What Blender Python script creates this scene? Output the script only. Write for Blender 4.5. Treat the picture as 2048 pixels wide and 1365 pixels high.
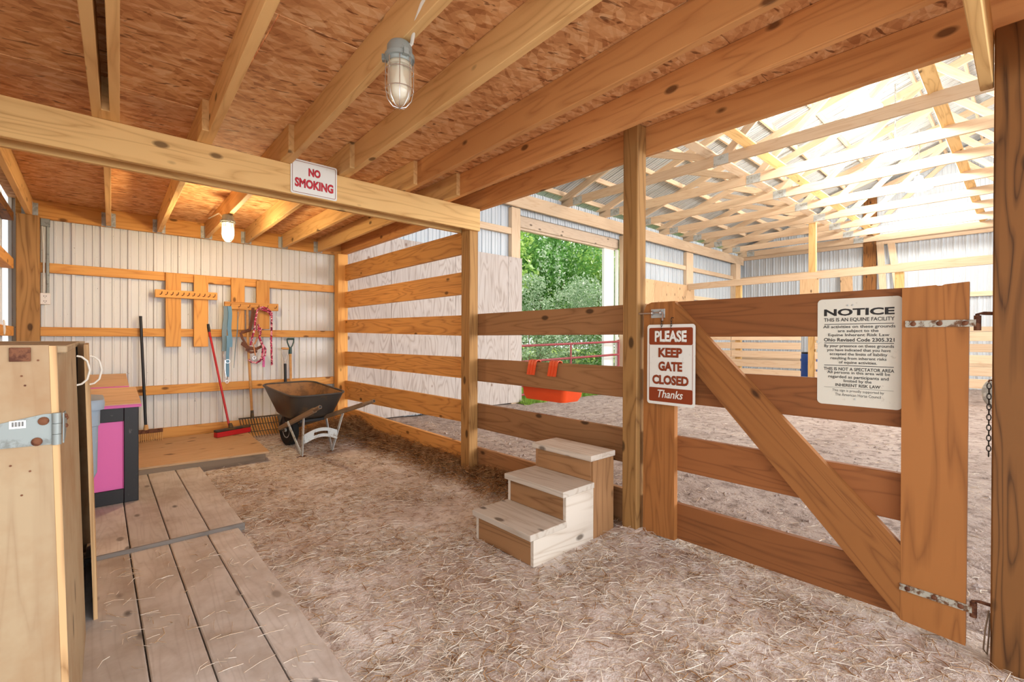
import bpy, bmesh, math, random
import numpy as np
from mathutils import Matrix, Vector, noise as mnoise

# ------------------------------------------------------------------ clear
for o in list(bpy.data.objects):
    bpy.data.objects.remove(o, do_unlink=True)
S = bpy.context.scene
COL = S.collection
RNG = random.Random(7)
NP = np.random.default_rng(11)
PI = math.pi

# ------------------------------------------------------------------ camera
W_PX, H_PX, F_PX = 2048, 1365, 932.17
YAW, PITCH, ROLL = 0.7338265, -0.00421511, 0.0029969
fw = Vector((math.sin(YAW) * math.cos(PITCH), math.cos(YAW) * math.cos(PITCH), math.sin(PITCH)))
rt = Vector((math.cos(YAW), -math.sin(YAW), 0))
up = rt.cross(fw)
rt, up = (math.cos(ROLL) * rt + math.sin(ROLL) * up), (-math.sin(ROLL) * rt + math.cos(ROLL) * up)
cam_d = bpy.data.cameras.new('camera')
cam_d.sensor_fit = 'HORIZONTAL'
cam_d.sensor_width = 36.0
cam_d.lens = 36.0 * F_PX / W_PX
cam_d.clip_start = 0.02
cam_d.clip_end = 300
cam = bpy.data.objects.new('camera', cam_d)
COL.objects.link(cam)
cam.matrix_world = Matrix(((rt.x, up.x, -fw.x, 0), (rt.y, up.y, -fw.y, 0), (rt.z, up.z, -fw.z, 1.27), (0, 0, 0, 1)))
S.camera = cam

# ------------------------------------------------------------------ world, sun, daylight, exposure
S.view_settings.view_transform = 'Standard'
S.view_settings.look = 'None'
S.view_settings.gamma = 1
S.view_settings.use_curve_mapping = False
S.view_settings.exposure = 0.0
S.cycles.max_bounces = 6
S.cycles.use_adaptive_sampling = True
S.cycles.adaptive_threshold = 0.03
S.cycles.diffuse_bounces = 4
S.cycles.glossy_bounces = 3
S.cycles.transparent_max_bounces = 8
S.cycles.caustics_reflective = False
S.cycles.caustics_refractive = False
S.cycles.sample_clamp_indirect = 6.0
world = bpy.data.worlds.new('world')
S.world = world
world.use_nodes = True
bgn = world.node_tree.nodes['Background']
bgn.inputs['Color'].default_value = (0.93, 0.96, 1.0, 1)
bgn.inputs['Strength'].default_value = 1.6

def lamp_obj(name, kind, loc, energy, color, look=None, size=None, size_y=None, radius=None):
    d = bpy.data.lights.new(name, kind)
    d.energy = energy
    d.color = color
    if kind == 'AREA':
        d.shape = 'RECTANGLE'; d.size = size; d.size_y = size_y
    if radius is not None:
        d.shadow_soft_size = radius
    o = bpy.data.objects.new(name, d)
    COL.objects.link(o)
    o.location = loc
    if look is not None:
        o.rotation_euler = (Vector(look)).to_track_quat('-Z', 'Y').to_euler()
    return o

sun = lamp_obj('sun', 'SUN', (0, 0, 20), 6.0, (1.0, 0.95, 0.86), look=(-0.3, 0.2, -1.0))
sun.data.angle = 0.03
# daylight entering by the open south side of the riding arena; the two after it are added fill
lamp_obj('daylight_arena_opening', 'AREA', (9.5, -10.8, 2.3), 1650, (0.97, 0.98, 1.0), look=(-0.15, 1, 0.0), size=13, size_y=4.2)
lamp_obj('fill_behind_camera', 'AREA', (1.1, -3.2, 1.85), 125, (0.88, 0.94, 1.0), look=(0, 1, -0.30), size=3.2, size_y=2.3)  # added fill from behind the camera; the doorway is unseen
lamp_obj('fill_left_side', 'AREA', (-2.6, -0.6, 1.3), 18, (0.97, 0.98, 1.0), look=(1, 0.25, 0.1), size=2.4, size_y=2.2)  # added fill from the left; the opening is invented

# ------------------------------------------------------------------ materials
def srgb(r, g, b):
    f = lambda c: (c / 255 / 12.92) if c / 255 <= 0.04045 else ((c / 255 + 0.055) / 1.055) ** 2.4
    return (f(r), f(g), f(b), 1)

MATS = {}
class NT:
    def __init__(self, name):
        self.m = bpy.data.materials.new(name)
        self.m.use_nodes = True
        self.t = self.m.node_tree
        self.b = self.t.nodes['Principled BSDF']
        MATS[name] = self.m
    def n(self, typ, **kw):
        nd = self.t.nodes.new(typ)
        for k, v in kw.items():
            if k.startswith('i_'):
                nd.inputs[k[2:].replace('_', ' ')].default_value = v
            else:
                setattr(nd, k, v)
        return nd
    def l(self, a, b):
        self.t.links.new(a, b)
    def ramp(self, fac, stops, interp='LINEAR'):
        r = self.n('ShaderNodeValToRGB')
        r.color_ramp.interpolation = interp
        e = r.color_ramp.elements
        while len(e) < len(stops):
            e.new(0.5)
        for i, (p, c) in enumerate(stops):
            e[i].position = p
            e[i].color = c if len(c) == 4 else (*c, 1)
        self.l(fac, r.inputs['Fac'])
        return r.outputs['Color']
    def mix(self, fac, a, b, mode='MIX'):
        x = self.n('ShaderNodeMix', data_type='RGBA', blend_type=mode)
        for s, v in ((x.inputs[0], fac), (x.inputs[6], a), (x.inputs[7], b)):
            if hasattr(v, 'is_linked') or hasattr(v, 'node'):
                self.l(v, s)
            else:
                s.default_value = v
        return x.outputs[2]
    def math(self, op, a, b=0.0):
        x = self.n('ShaderNodeMath', operation=op)
        for s, v in ((x.inputs[0], a), (x.inputs[1], b)):
            if hasattr(v, 'node'):
                self.l(v, s)
            else:
                s.default_value = v
        return x.outputs[0]
    def coords(self, rand=True, kind='Object'):
        tc = self.n('ShaderNodeTexCoord')
        if not rand:
            return tc.outputs[kind]
        oi = self.n('ShaderNodeObjectInfo')
        v = self.n('ShaderNodeVectorMath', operation='SCALE')
        cb = self.n('ShaderNodeCombineXYZ')
        self.l(oi.outputs['Random'], cb.inputs[0]); self.l(oi.outputs['Random'], cb.inputs[1]); self.l(oi.outputs['Random'], cb.inputs[2])
        self.l(cb.outputs[0], v.inputs[0]); v.inputs['Scale'].default_value = 57.0
        a = self.n('ShaderNodeVectorMath', operation='ADD')
        self.l(tc.outputs[kind], a.inputs[0]); self.l(v.outputs[0], a.inputs[1])
        self.rand = oi.outputs['Random']
        return a.outputs[0]
    def mapping(self, v, scale=(1, 1, 1), rot=(0, 0, 0)):
        m = self.n('ShaderNodeMapping')
        m.inputs['Scale'].default_value = scale
        m.inputs['Rotation'].default_value = rot
        self.l(v, m.inputs['Vector'])
        return m.outputs[0]
    def noise(self, v, scale, detail=4, rough=0.55, dist=0.0):
        x = self.n('ShaderNodeTexNoise')
        x.inputs['Scale'].default_value = scale; x.inputs['Detail'].default_value = detail
        x.inputs['Roughness'].default_value = rough; x.inputs['Distortion'].default_value = dist
        self.l(v, x.inputs['Vector'])
        return x.outputs['Fac']
    def bump(self, h, strength=0.3, dist=0.01):
        x = self.n('ShaderNodeBump')
        x.inputs['Strength'].default_value = strength; x.inputs['Distance'].default_value = dist
        self.l(h, x.inputs['Height'])
        self.l(x.outputs['Normal'], self.b.inputs['Normal'])

def flat(name, c, rough=0.6, metal=0.0, emit=None, estr=0, spec=0.5):
    t = NT(name)
    t.b.inputs['Base Color'].default_value = c
    t.b.inputs['Roughness'].default_value = rough
    t.b.inputs['Metallic'].default_value = metal
    t.b.inputs['Specular IOR Level'].default_value = spec
    if emit:
        t.b.inputs['Emission Color'].default_value = emit
        t.b.inputs['Emission Strength'].default_value = estr
    return t.m

def wood(name, light, dark, knot=None, contrast=0.6, rings=7.0, rough=0.65, dirt=None, var=0.14, knots=True):
    """Lumber: grain runs along local X of each board."""
    t = NT(name)
    v = t.coords()
    big = t.noise(t.mapping(v, (0.55, 5.5, 5.5)), 1.3, 2, 0.5, 0.4)
    ring = t.math('PINGPONG', t.math('MULTIPLY', big, rings), 0.5)
    ring = t.math('MULTIPLY', ring, 2.0)
    fine = t.noise(t.mapping(v, (2.5, 90, 90)), 1.0, 3, 0.6)
    g = t.math('ADD', t.math('MULTIPLY', ring, 0.66), t.math('MULTIPLY', fine, 0.34))
    mid = [(light[i] * (1 - contrast * .45) + dark[i] * contrast * .45) for i in range(3)]
    low = [(light[i] * (1 - contrast) + dark[i] * contrast) for i in range(3)]
    c = t.ramp(g, [(0.14, low), (0.27, mid), (0.55, light[:3])])
    blot = t.noise(v, 2.2, 3)
    c = t.mix(t.math('MULTIPLY', t.math('SUBTRACT', blot, 0.42), 0.7), c, (*mid, 1))
    if knots:
        kv = t.n('ShaderNodeTexVoronoi'); kv.inputs['Scale'].default_value = 1.0
        t.l(t.mapping(v, (4.2, 8.5, 8.5)), kv.inputs['Vector'])
        sep = t.n('ShaderNodeSeparateColor'); t.l(kv.outputs['Color'], sep.inputs[0])
        pick = t.math('GREATER_THAN', sep.outputs[0], 0.64)
        kd = t.n('ShaderNodeMapRange'); kd.inputs['From Min'].default_value = 0.20; kd.inputs['From Max'].default_value = 0.12
        t.l(kv.outputs['Distance'], kd.inputs['Value'])
        kk = knot if knot else tuple(x * 0.28 for x in dark[:3]) + (1,)
        c = t.mix(t.math('MULTIPLY', t.math('MULTIPLY', kd.outputs[0], pick), 0.85), c, kk)
    if dirt:
        dn = t.noise(v, 3.1, 5, 0.65)
        c = t.mix(t.ramp(dn, [(0.42, (0, 0, 0)), (0.68, (0.75, 0.75, 0.75))]), c, dirt)
    hv = t.n('ShaderNodeHueSaturation')
    mr = t.n('ShaderNodeMapRange'); mr.inputs['To Min'].default_value = 1 - var; mr.inputs['To Max'].default_value = 1 + var
    t.l(t.rand, mr.inputs['Value']); t.l(mr.outputs[0], hv.inputs['Value']); t.l(c, hv.inputs['Color'])
    t.l(hv.outputs[0], t.b.inputs['Base Color'])
    t.b.inputs['Roughness'].default_value = rough
    t.b.inputs['Specular IOR Level'].default_value = 0.3
    return t.m

M_JOIST = wood('pine_joist', srgb(226, 184, 124), srgb(182, 128, 72), contrast=0.55)
M_JOIST_RED = wood('red_joist', srgb(218, 158, 98), srgb(172, 108, 60), contrast=0.55)  # redder tone for the right-hand joists and the rim
M_BEAM = wood('yellow_pine_beam', srgb(222, 182, 120), srgb(176, 126, 68), contrast=0.6)
M_GIRT = wood('golden_girt', srgb(228, 168, 92), srgb(184, 112, 48), contrast=0.6)
M_SLAT = wood('lamplit_fence_board', srgb(222, 162, 92), srgb(158, 96, 44), contrast=0.7, rings=10)  # the lamp's warm tint is put into this board colour
M_RAIL = wood('brown_fence_board', srgb(169, 124, 83), srgb(113, 76, 47), contrast=0.6, rings=9)
M_GATE = wood('red_brown_gate_board', srgb(162, 106, 56), srgb(108, 64, 30), contrast=0.6, rings=10)
M_GRAIL = wood('dark_gate_rail', srgb(150, 94, 52), srgb(100, 58, 28), contrast=0.6, rings=10)
M_POST = wood('treated_post', srgb(176, 132, 78), srgb(112, 74, 38), contrast=0.75, rings=8)
M_NEAR = wood('dark_treated_post', srgb(136, 90, 46), srgb(66, 40, 18), contrast=0.9, rings=9)
M_TRUSS = wood('truss_lumber', srgb(224, 198, 166), srgb(198, 158, 120), contrast=0.5, knots=False)
M_PLANK = wood('weathered_plank', srgb(218, 211, 205), srgb(186, 177, 170), contrast=0.5, rings=12, dirt=srgb(176, 160, 146), rough=0.85)
M_EDGE = wood('dark_grey_edge', srgb(126, 120, 114), srgb(92, 86, 80), contrast=0.5, knots=False)
M_PLY = wood('plywood', srgb(218, 197, 173), srgb(179, 151, 127), contrast=0.55, rings=14, rough=0.7)
M_PLYO = wood('orange_plywood', srgb(207, 172, 132), srgb(162, 122, 82), contrast=0.5, rings=12)
M_CAB = wood('cabinet_plywood', srgb(176, 154, 122), srgb(150, 122, 92), contrast=0.45, rings=9, dirt=srgb(154, 116, 78))
M_CABE = wood('cabinet_edge', srgb(208, 171, 123), srgb(142, 102, 62), contrast=0.9, knots=False)
M_STEP = wood('dusty_lit_step_board', srgb(214, 204, 190), srgb(176, 156, 134), contrast=0.6, rings=8, rough=0.85)  # pale dusty tone, with the light on treads and lower sides painted in
M_STEPF = wood('brown_shaded_step_board', srgb(168, 126, 86), srgb(111, 74, 45), contrast=0.7, rings=8)  # browner tone paints in the shade of risers and upper sides
M_HAND = wood('tool_handle_wood', srgb(210, 162, 104), srgb(160, 110, 64), contrast=0.4, knots=False)
M_OLDH = wood('grey_handle_wood', srgb(146, 125, 103), srgb(100, 81, 65), contrast=0.5, knots=False)
M_LID = wood('bin_lid_board', srgb(213, 178, 141), srgb(172, 132, 95), contrast=0.5, knots=False)

def osb():
    t = NT('oriented_strand_board')
    v = t.coords(rand=True)
    cols = []
    for k, (sc, rot) in enumerate((((10, 36, 1), 0.25), ((11, 38, 1), -0.5), ((10, 32, 1), 1.2))):
        vo = t.n('ShaderNodeTexVoronoi'); vo.inputs['Scale'].default_value = 1.0
        wv = t.n('ShaderNodeVectorMath', operation='ADD')
        nz = t.n('ShaderNodeTexNoise'); nz.inputs['Scale'].default_value = 6
        t.l(v, nz.inputs['Vector'])
        sc3 = t.n('ShaderNodeVectorMath', operation='SCALE'); sc3.inputs['Scale'].default_value = 0.05
        t.l(nz.outputs['Color'], sc3.inputs[0]); t.l(v, wv.inputs[0]); t.l(sc3.outputs[0], wv.inputs[1])
        t.l(t.mapping(t.mapping(wv.outputs[0], (1, 1, 1), (0, 0, rot)), sc), vo.inputs['Vector'])
        sp = t.n('ShaderNodeSeparateColor'); t.l(vo.outputs['Color'], sp.inputs[0])
        cols.append(sp.outputs[k % 3])
    g = t.math('ADD', t.math('MULTIPLY', cols[0], 0.45), t.math('ADD', t.math('MULTIPLY', cols[1], 0.35), t.math('MULTIPLY', cols[2], 0.2)))
    c = t.ramp(g, [(0.1, srgb(176, 118, 74)), (0.3, srgb(206, 148, 98)), (0.55, srgb(226, 172, 120)), (0.85, srgb(240, 200, 152))])
    fine = t.noise(t.mapping(v, (20, 120, 20), (0, 0, 0.2)), 1.0, 3)
    c = t.mix(t.math('MULTIPLY', t.math('SUBTRACT', fine, 0.42), 0.35), c, srgb(160, 104, 60))
    dk = t.noise(t.mapping(t.mapping(v, (1, 1, 1), (0, 0, 0.3)), (6, 20, 6)), 1.6, 2, 0.5, 0.6)
    c = t.mix(t.ramp(dk, [(0.63, (0, 0, 0)), (0.69, (0.8, 0.8, 0.8))]), c, srgb(110, 60, 32))
    t.l(c, t.b.inputs['Base Color'])
    t.b.inputs['Roughness'].default_value = 0.7
    t.b.inputs['Specular IOR Level'].default_value = 0.25
    return t.m
M_OSB = osb()

def metal_sheet(name, c, rough=0.42, dirt=(0.36, 0.33, 0.29, 1), amt=0.35):
    t = NT(name)
    v = t.coords()
    n1 = t.noise(v, 1.4, 5, 0.6)
    n2 = t.noise(t.mapping(v, (16, 16, 1.2)), 1.0, 3)
    f = t.math('MULTIPLY', t.math('SUBTRACT', t.math('ADD', t.math('MULTIPLY', n1, .6), t.math('MULTIPLY', n2, .4)), 0.45), amt * 3)
    cl = t.n('ShaderNodeClamp'); t.l(f, cl.inputs[0])
    sp = t.noise(v, 38, 2)
    c2 = t.mix(cl.outputs[0], c, tuple(c[i] * 0.45 + dirt[i] * 0.55 for i in range(3)) + (1,))
    c2 = t.mix(t.ramp(sp, [(0.735, (0, 0, 0)), (0.76, (0.8, 0.8, 0.8))]), c2, (0.12, 0.11, 0.1, 1))
    t.l(c2, t.b.inputs['Base Color'])
    t.b.inputs['Roughness'].default_value = rough
    return t.m
M_WALL = metal_sheet('white_wall_metal', srgb(226, 226, 222), amt=0.15)
M_ROOF = metal_sheet('roof_metal', srgb(186, 190, 190), 0.3, amt=0.1)
M_WALL2 = metal_sheet('arena_wall_metal', srgb(200, 208, 214), amt=0.1)

def plywall():
    t = NT('grey_plywood_sheet')
    v = t.coords()
    big = t.noise(t.mapping(v, (0.5, 2.6, 2.6)), 1.6, 2, 0.45, 0.5)
    ring = t.math('PINGPONG', t.math('MULTIPLY', big, 13.0), 0.5)
    c = t.ramp(ring, [(0.02, srgb(164, 150, 140)), (0.2, srgb(186, 175, 167)), (0.5, srgb(194, 185, 178))])
    kv = t.n('ShaderNodeTexVoronoi'); kv.inputs['Scale'].default_value = 2.6
    t.l(t.mapping(v, (1, 1.4, 1.4)), kv.inputs['Vector'])
    sep = t.n('ShaderNodeSeparateColor'); t.l(kv.outputs['Color'], sep.inputs[0])
    kd = t.n('ShaderNodeMapRange'); kd.inputs['From Min'].default_value = 0.1; kd.inputs['From Max'].default_value = 0.05
    t.l(kv.outputs['Distance'], kd.inputs['Value'])
    c = t.mix(t.math('MULTIPLY', kd.outputs[0], t.math('GREATER_THAN', sep.outputs[0], 0.55)), c, srgb(120, 88, 66))
    c = t.mix(t.math('MULTIPLY', t.noise(v, 1.5, 4), 0.35), c, srgb(196, 188, 184))
    t.l(c, t.b.inputs['Base Color'])
    t.b.inputs['Roughness'].default_value = 0.7
    return t.m
M_PLYW = plywall()

def soil(name, a, b, d, s1=2.0, s2=22, bstr=0.6, straw=None):
    t = NT(name)
    v = t.coords(rand=False)
    n1 = t.noise(v, s1, 6, 0.6)
    n2 = t.noise(v, s2, 5, 0.7)
    n3 = t.noise(v, s2 * 5, 3, 0.6)
    c = t.ramp(n1, [(0.32, a), (0.62, b)])
    c = t.mix(t.ramp(n2, [(0.36, (0.9, 0.9, 0.9)), (0.52, (0, 0, 0))]), c, d)
    c = t.mix(t.math('MULTIPLY', n3, 0.35), c, tuple(min(1, x * 1.5) for x in b[:3]) + (1,))
    if straw:
        wv = t.noise(t.mapping(v, (60, 9, 9), (0, 0, 0.6)), 1.0, 3, 0.6, 1.0)
        wv2 = t.noise(t.mapping(v, (9, 70, 9), (0, 0, 0.3)), 1.0, 3, 0.6, 1.0)
        m = t.math('MAXIMUM', wv, wv2)
        c = t.mix(t.ramp(m, [(0.58, (0, 0, 0)), (0.68, (0.8, 0.8, 0.8))]), c, straw)
    t.l(c, t.b.inputs['Base Color'])
    t.b.inputs['Roughness'].default_value = 0.95
    t.b.inputs['Specular IOR Level'].default_value = 0.1
    t.bump(t.math('ADD', n2, t.math('MULTIPLY', n3, 0.5)), bstr, 0.03)
    return t.m
M_DIRT = soil('aisle_dirt', srgb(164, 136, 116), srgb(230, 221, 215), srgb(142, 108, 82), 1.7, 14, 0.6, srgb(232, 221, 208))
M_ARENA = soil('arena_footing', srgb(148, 132, 124), srgb(176, 162, 154), srgb(98, 82, 74), 1.5, 9, 0.9)
M_LAWN = soil('lawn_soil', srgb(96, 122, 50), srgb(130, 150, 70), srgb(70, 84, 40), 2, 12, 0.6)

def strawmat(name, a, b):
    t = NT(name)
    v = t.coords(rand=False)
    n = t.noise(v, 9.0, 3)
    w = t.n('ShaderNodeTexWhiteNoise'); w.noise_dimensions = '3D'
    sn = t.n('ShaderNodeVectorMath', operation='SNAP'); sn.inputs[1].default_value = (0.03, 0.03, 0.5)
    t.l(v, sn.inputs[0]); t.l(sn.outputs[0], w.inputs[0])
    c = t.ramp(t.math('ADD', t.math('MULTIPLY', n, 0.5), t.math('MULTIPLY', w.outputs['Value'], 0.5)), [(0.25, a), (0.7, b)])
    t.l(c, t.b.inputs['Base Color'])
    t.b.inputs['Roughness'].default_value = 0.7
    t.b.inputs['Specular IOR Level'].default_value = 0.2
    return t.m
M_STRAW = strawmat('straw', srgb(200, 172, 140), srgb(242, 233, 220))
M_STRAWD = strawmat('dark_straw', srgb(132, 88, 50), srgb(196, 156, 112))

def leafmat(name, cols, sc=3.0):
    t = NT(name)
    v = t.coords(rand=False)
    n = t.noise(v, sc, 4, 0.7)
    c = t.ramp(n, [(0.3 + 0.4 * i / (len(cols) - 1), k) for i, k in enumerate(cols)])
    t.l(c, t.b.inputs['Base Color'])
    t.b.inputs['Roughness'].default_value = 0.5
    tr = t.n('ShaderNodeBsdfTranslucent'); t.l(c, tr.inputs['Color'])
    mx = t.n('ShaderNodeMixShader'); mx.inputs[0].default_value = 0.35
    out = t.t.nodes['Material Output']
    t.l(t.b.outputs[0], mx.inputs[1]); t.l(tr.outputs[0], mx.inputs[2]); t.l(mx.outputs[0], out.inputs['Surface'])
    return t.m
M_LEAF1 = leafmat('leaves_bright', [srgb(104, 150, 64), srgb(156, 192, 92), srgb(206, 226, 140)])
M_LEAF2 = leafmat('leaves_blue_green', [srgb(110, 146, 106), srgb(166, 190, 152), srgb(232, 236, 220)], 6)
M_LEAF3 = leafmat('leaves_deep', [srgb(74, 124, 60), srgb(112, 164, 80), srgb(164, 200, 120)])
M_GRASS = leafmat('grass_blades', [srgb(96, 140, 48), srgb(140, 178, 70), srgb(184, 206, 112)])

def rusty(name, base, rust, amt=0.5, metal=0.6, rough=0.5, sc=14):
    t = NT(name)
    v = t.coords()
    n = t.noise(v, sc, 5, 0.7)
    c = t.mix(t.ramp(n, [(0.62 - amt * 0.3, (0, 0, 0)), (0.72 - amt * 0.3, (1, 1, 1))]), base, rust)
    t.l(c, t.b.inputs['Base Color'])
    t.b.inputs['Metallic'].default_value = metal
    t.b.inputs['Roughness'].default_value = rough
    return t.m
M_GALV = rusty('galvanised_steel', srgb(190, 196, 194), srgb(160, 160, 152), 0.4, 0.2, 0.45)
M_HGREY = rusty('dull_zinc', srgb(140, 148, 146), srgb(116, 120, 116), 0.3, 0.3, 0.5, 18)
M_HINGE = rusty('rusty_hinge', srgb(186, 184, 170), srgb(110, 74, 46), 0.5, 0.25, 0.6, 30)
M_RUST = rusty('rust', srgb(120, 76, 50), srgb(84, 46, 28), 0.5, 0.2, 0.8, 30)
M_DARKM = rusty('dark_metal', srgb(74, 66, 56), srgb(110, 86, 52), 0.5, 0.4, 0.55)
M_TRAY = rusty('wheelbarrow_tray', srgb(70, 66, 62), srgb(104, 84, 60), 0.25, 0.1, 0.42, 5)
M_TRAYIN = rusty('dusty_tray_inside', srgb(120, 92, 66), srgb(150, 112, 74), 0.7, 0.0, 0.85, 5)
M_LEGM = rusty('wheelbarrow_leg_paint', srgb(206, 214, 214), srgb(150, 140, 124), 0.25, 0.0, 0.5, 12)
M_REDG = rusty('red_pipe_paint', srgb(150, 62, 68), srgb(120, 60, 56), 0.2, 0.0, 0.45)
M_BLKP = rusty('black_bin_paint', srgb(26, 24, 25), srgb(92, 86, 84), 0.0, 0.0, 0.5, 26)
M_PINK = flat('pink_paint', srgb(238, 110, 180), 0.5)
M_PINKE = flat('pink_edge_paint', srgb(226, 110, 176), 0.5)
M_TUB = rusty('blue_grey_plastic', srgb(154, 172, 188), srgb(182, 192, 198), 0.1, 0.0, 0.45, 5)
M_BLACK = flat('black_plastic', srgb(30, 30, 32), 0.5)
M_TYRE = rusty('dusty_tyre', srgb(140, 136, 128), srgb(176, 170, 160), 0.5, 0.0, 0.9, 7)
M_RUBBER = flat('black_rubber', srgb(34, 33, 32), 0.8)
M_WHITE = flat('white_plastic', srgb(236, 234, 228), 0.4)
M_WIRE = flat('white_wire', srgb(226, 222, 210), 0.5)
M_SIGNW = rusty('sign_white', srgb(234, 236, 230), srgb(206, 208, 200), 0.0, 0.0, 0.4, 40)
M_SIGNG = rusty('sign_cream', srgb(222, 220, 206), srgb(196, 192, 176), 0.0, 0.0, 0.4, 30)
M_BROWN = flat('sign_brown', srgb(140, 58, 24), 0.4)
M_INK = flat('sign_black_ink', srgb(28, 27, 27), 0.5)
M_REDI = flat('sign_red_ink', srgb(196, 34, 52), 0.5)
M_ORANGE = flat('orange_plastic', srgb(238, 84, 36), 0.35)
M_RED = flat('red_paint', srgb(196, 36, 40), 0.35)
M_BLUE = flat('blue_nylon', srgb(108, 152, 180), 0.8)
M_BLUED = flat('blue_grey_nylon', srgb(126, 148, 158), 0.8)
M_BLUEB = flat('blue_barrel', srgb(34, 92, 190), 0.4)
M_GREEN = flat('dark_green_plastic', srgb(44, 78, 74), 0.4)
M_LEATH = rusty('brown_leather', srgb(112, 66, 40), srgb(84, 46, 28), 0.4, 0.0, 0.6)
M_TANL = flat('tan_leather', srgb(196, 138, 92), 0.6)
M_CHROME = flat('chrome', (0.7, 0.7, 0.7, 1), 0.25, 0.9)
M_JAMB = flat('white_trim', srgb(232, 236, 228), 0.5)
M_HOUSING = rusty('cast_grey_housing', srgb(150, 158, 154), srgb(120, 126, 122), 0.3, 0.2, 0.55, 20)
M_CHAIN = flat('dark_chain', srgb(62, 56, 50), 0.5, 0.5)
M_GLASSF = None
def globe(name, emit, strength):
    t = NT(name)
    t.b.inputs['Base Color'].default_value = srgb(240, 232, 206)
    t.b.inputs['Roughness'].default_value = 0.12
    if strength:
        t.b.inputs['Emission Color'].default_value = emit
        t.b.inputs['Emission Strength'].default_value = strength
    tr = t.n('ShaderNodeBsdfTransparent')
    mx = t.n('ShaderNodeMixShader'); mx.inputs[0].default_value = 0.6
    out = t.t.nodes['Material Output']
    t.l(t.b.outputs[0], mx.inputs[1]); t.l(tr.outputs[0], mx.inputs[2]); t.l(mx.outputs[0], out.inputs['Surface'])
    return t.m
M_GLOBE = globe('ribbed_glass', None, 0)
M_BULB = flat('frosted_bulb_unlit', srgb(244, 240, 226), 0.3)
M_BULBL = flat('frosted_bulb_lit', (1, 1, 1, 1), 0.4, emit=(1.0, 0.83, 0.55, 1), estr=40)
M_ACRYL = flat('glowing_acrylic_reflector', (1, 1, 1, 1), 0.3, emit=(1.0, 0.97, 0.92, 1), estr=40)
M_HIGHB = flat('highbay_lens_lit', (1, 1, 1, 1), 0.4, emit=(1.0, 0.97, 0.92, 1), estr=60)

def rope():
    t = NT('pink_rope')
    v = t.coords(rand=False)
    w = t.n('ShaderNodeTexVoronoi'); w.inputs['Scale'].default_value = 70
    t.l(v, w.inputs['Vector'])
    sp = t.n('ShaderNodeSeparateColor'); t.l(w.outputs['Color'], sp.inputs[0])
    c = t.ramp(sp.outputs[0], [(0.0, srgb(120, 30, 60)), (0.4, srgb(196, 60, 100)), (0.7, srgb(236, 150, 170)), (0.9, srgb(240, 220, 220))], 'CONSTANT')
    t.l(c, t.b.inputs['Base Color']); t.b.inputs['Roughness'].default_value = 0.9
    return t.m
M_ROPE = rope()

# ------------------------------------------------------------------ mesh helpers
WM = {}
def place(o, M, parent):
    WM[o] = M
    if parent is not None:
        o.parent = parent
        o.matrix_parent_inverse = WM[parent].inverted()
    o.matrix_basis = M
def link(name, me, mat, M=None, parent=None, **props):
    o = bpy.data.objects.new(name, me)
    COL.objects.link(o)
    if mat is not None and len(me.materials) == 0:
        me.materials.append(mat)
    place(o, M or Matrix.Identity(4), parent)
    for k, v in props.items():
        o[k] = v
    return o
def tag(o, label, cat, group=None):
    o['label'] = label; o['category'] = cat
    if group:
        o['group'] = group
    return o
def root(name, loc, label=None, cat=None, group=None, kind=None):
    o = bpy.data.objects.new(name, None)
    o.empty_display_size = 0.1
    COL.objects.link(o)
    place(o, Matrix.Translation(Vector(loc)), None)
    if label:
        tag(o, label, cat, group)
    if kind:
        o['kind'] = kind
    return o

_cache = {}
def boxmesh(L, w, t, bev, mat):
    key = (round(L, 4), round(w, 4), round(t, 4), round(bev, 4), mat.name)
    if key in _cache:
        return _cache[key]
    bm = bmesh.new()
    bmesh.ops.create_cube(bm, size=1.0)
    for v in bm.verts:
        v.co = Vector((v.co.x * L, v.co.y * w, v.co.z * t))
    if bev > 0:
        bmesh.ops.bevel(bm, geom=list(bm.edges), offset=min(bev, 0.3 * min(L, w, t)), segments=1, affect='EDGES')
    me = bpy.data.meshes.new('board')
    bm.to_mesh(me); bm.free()
    me.materials.append(mat)
    _cache[key] = me
    return me
def board(name, a, b, w, t, n, mat, parent=None, bev=0.003, **props):
    """A board from a to b (centre line); n = thickness direction."""
    a, b = Vector(a), Vector(b)
    d = b - a; L = d.length; d.normalize()
    n = Vector(n); n = (n - d * n.dot(d)).normalized()
    y = n.cross(d)
    M = Matrix((d, y, n)).transposed().to_4x4()
    M.translation = (a + b) / 2
    return link(name, boxmesh(L, w, t, bev, mat), None, M, parent, **props)
def box(name, x0, x1, y0, y1, z0, z1, mat, parent=None, grain=None, bev=0.003, **props):
    c = Vector(((x0 + x1) / 2, (y0 + y1) / 2, (z0 + z1) / 2))
    s = Vector((x1 - x0, y1 - y0, z1 - z0))
    g = 'xyz'.index(grain) if grain else max(range(3), key=lambda i: s[i])
    oth = [i for i in range(3) if i != g]
    th = min(oth, key=lambda i: s[i])
    wd = [i for i in oth if i != th][0]
    e = [Vector((1, 0, 0)), Vector((0, 1, 0)), Vector((0, 0, 1))]
    return board(name, c - e[g] * s[g] / 2, c + e[g] * s[g] / 2, s[wd], s[th], e[th], mat, parent, bev, **props)

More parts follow.
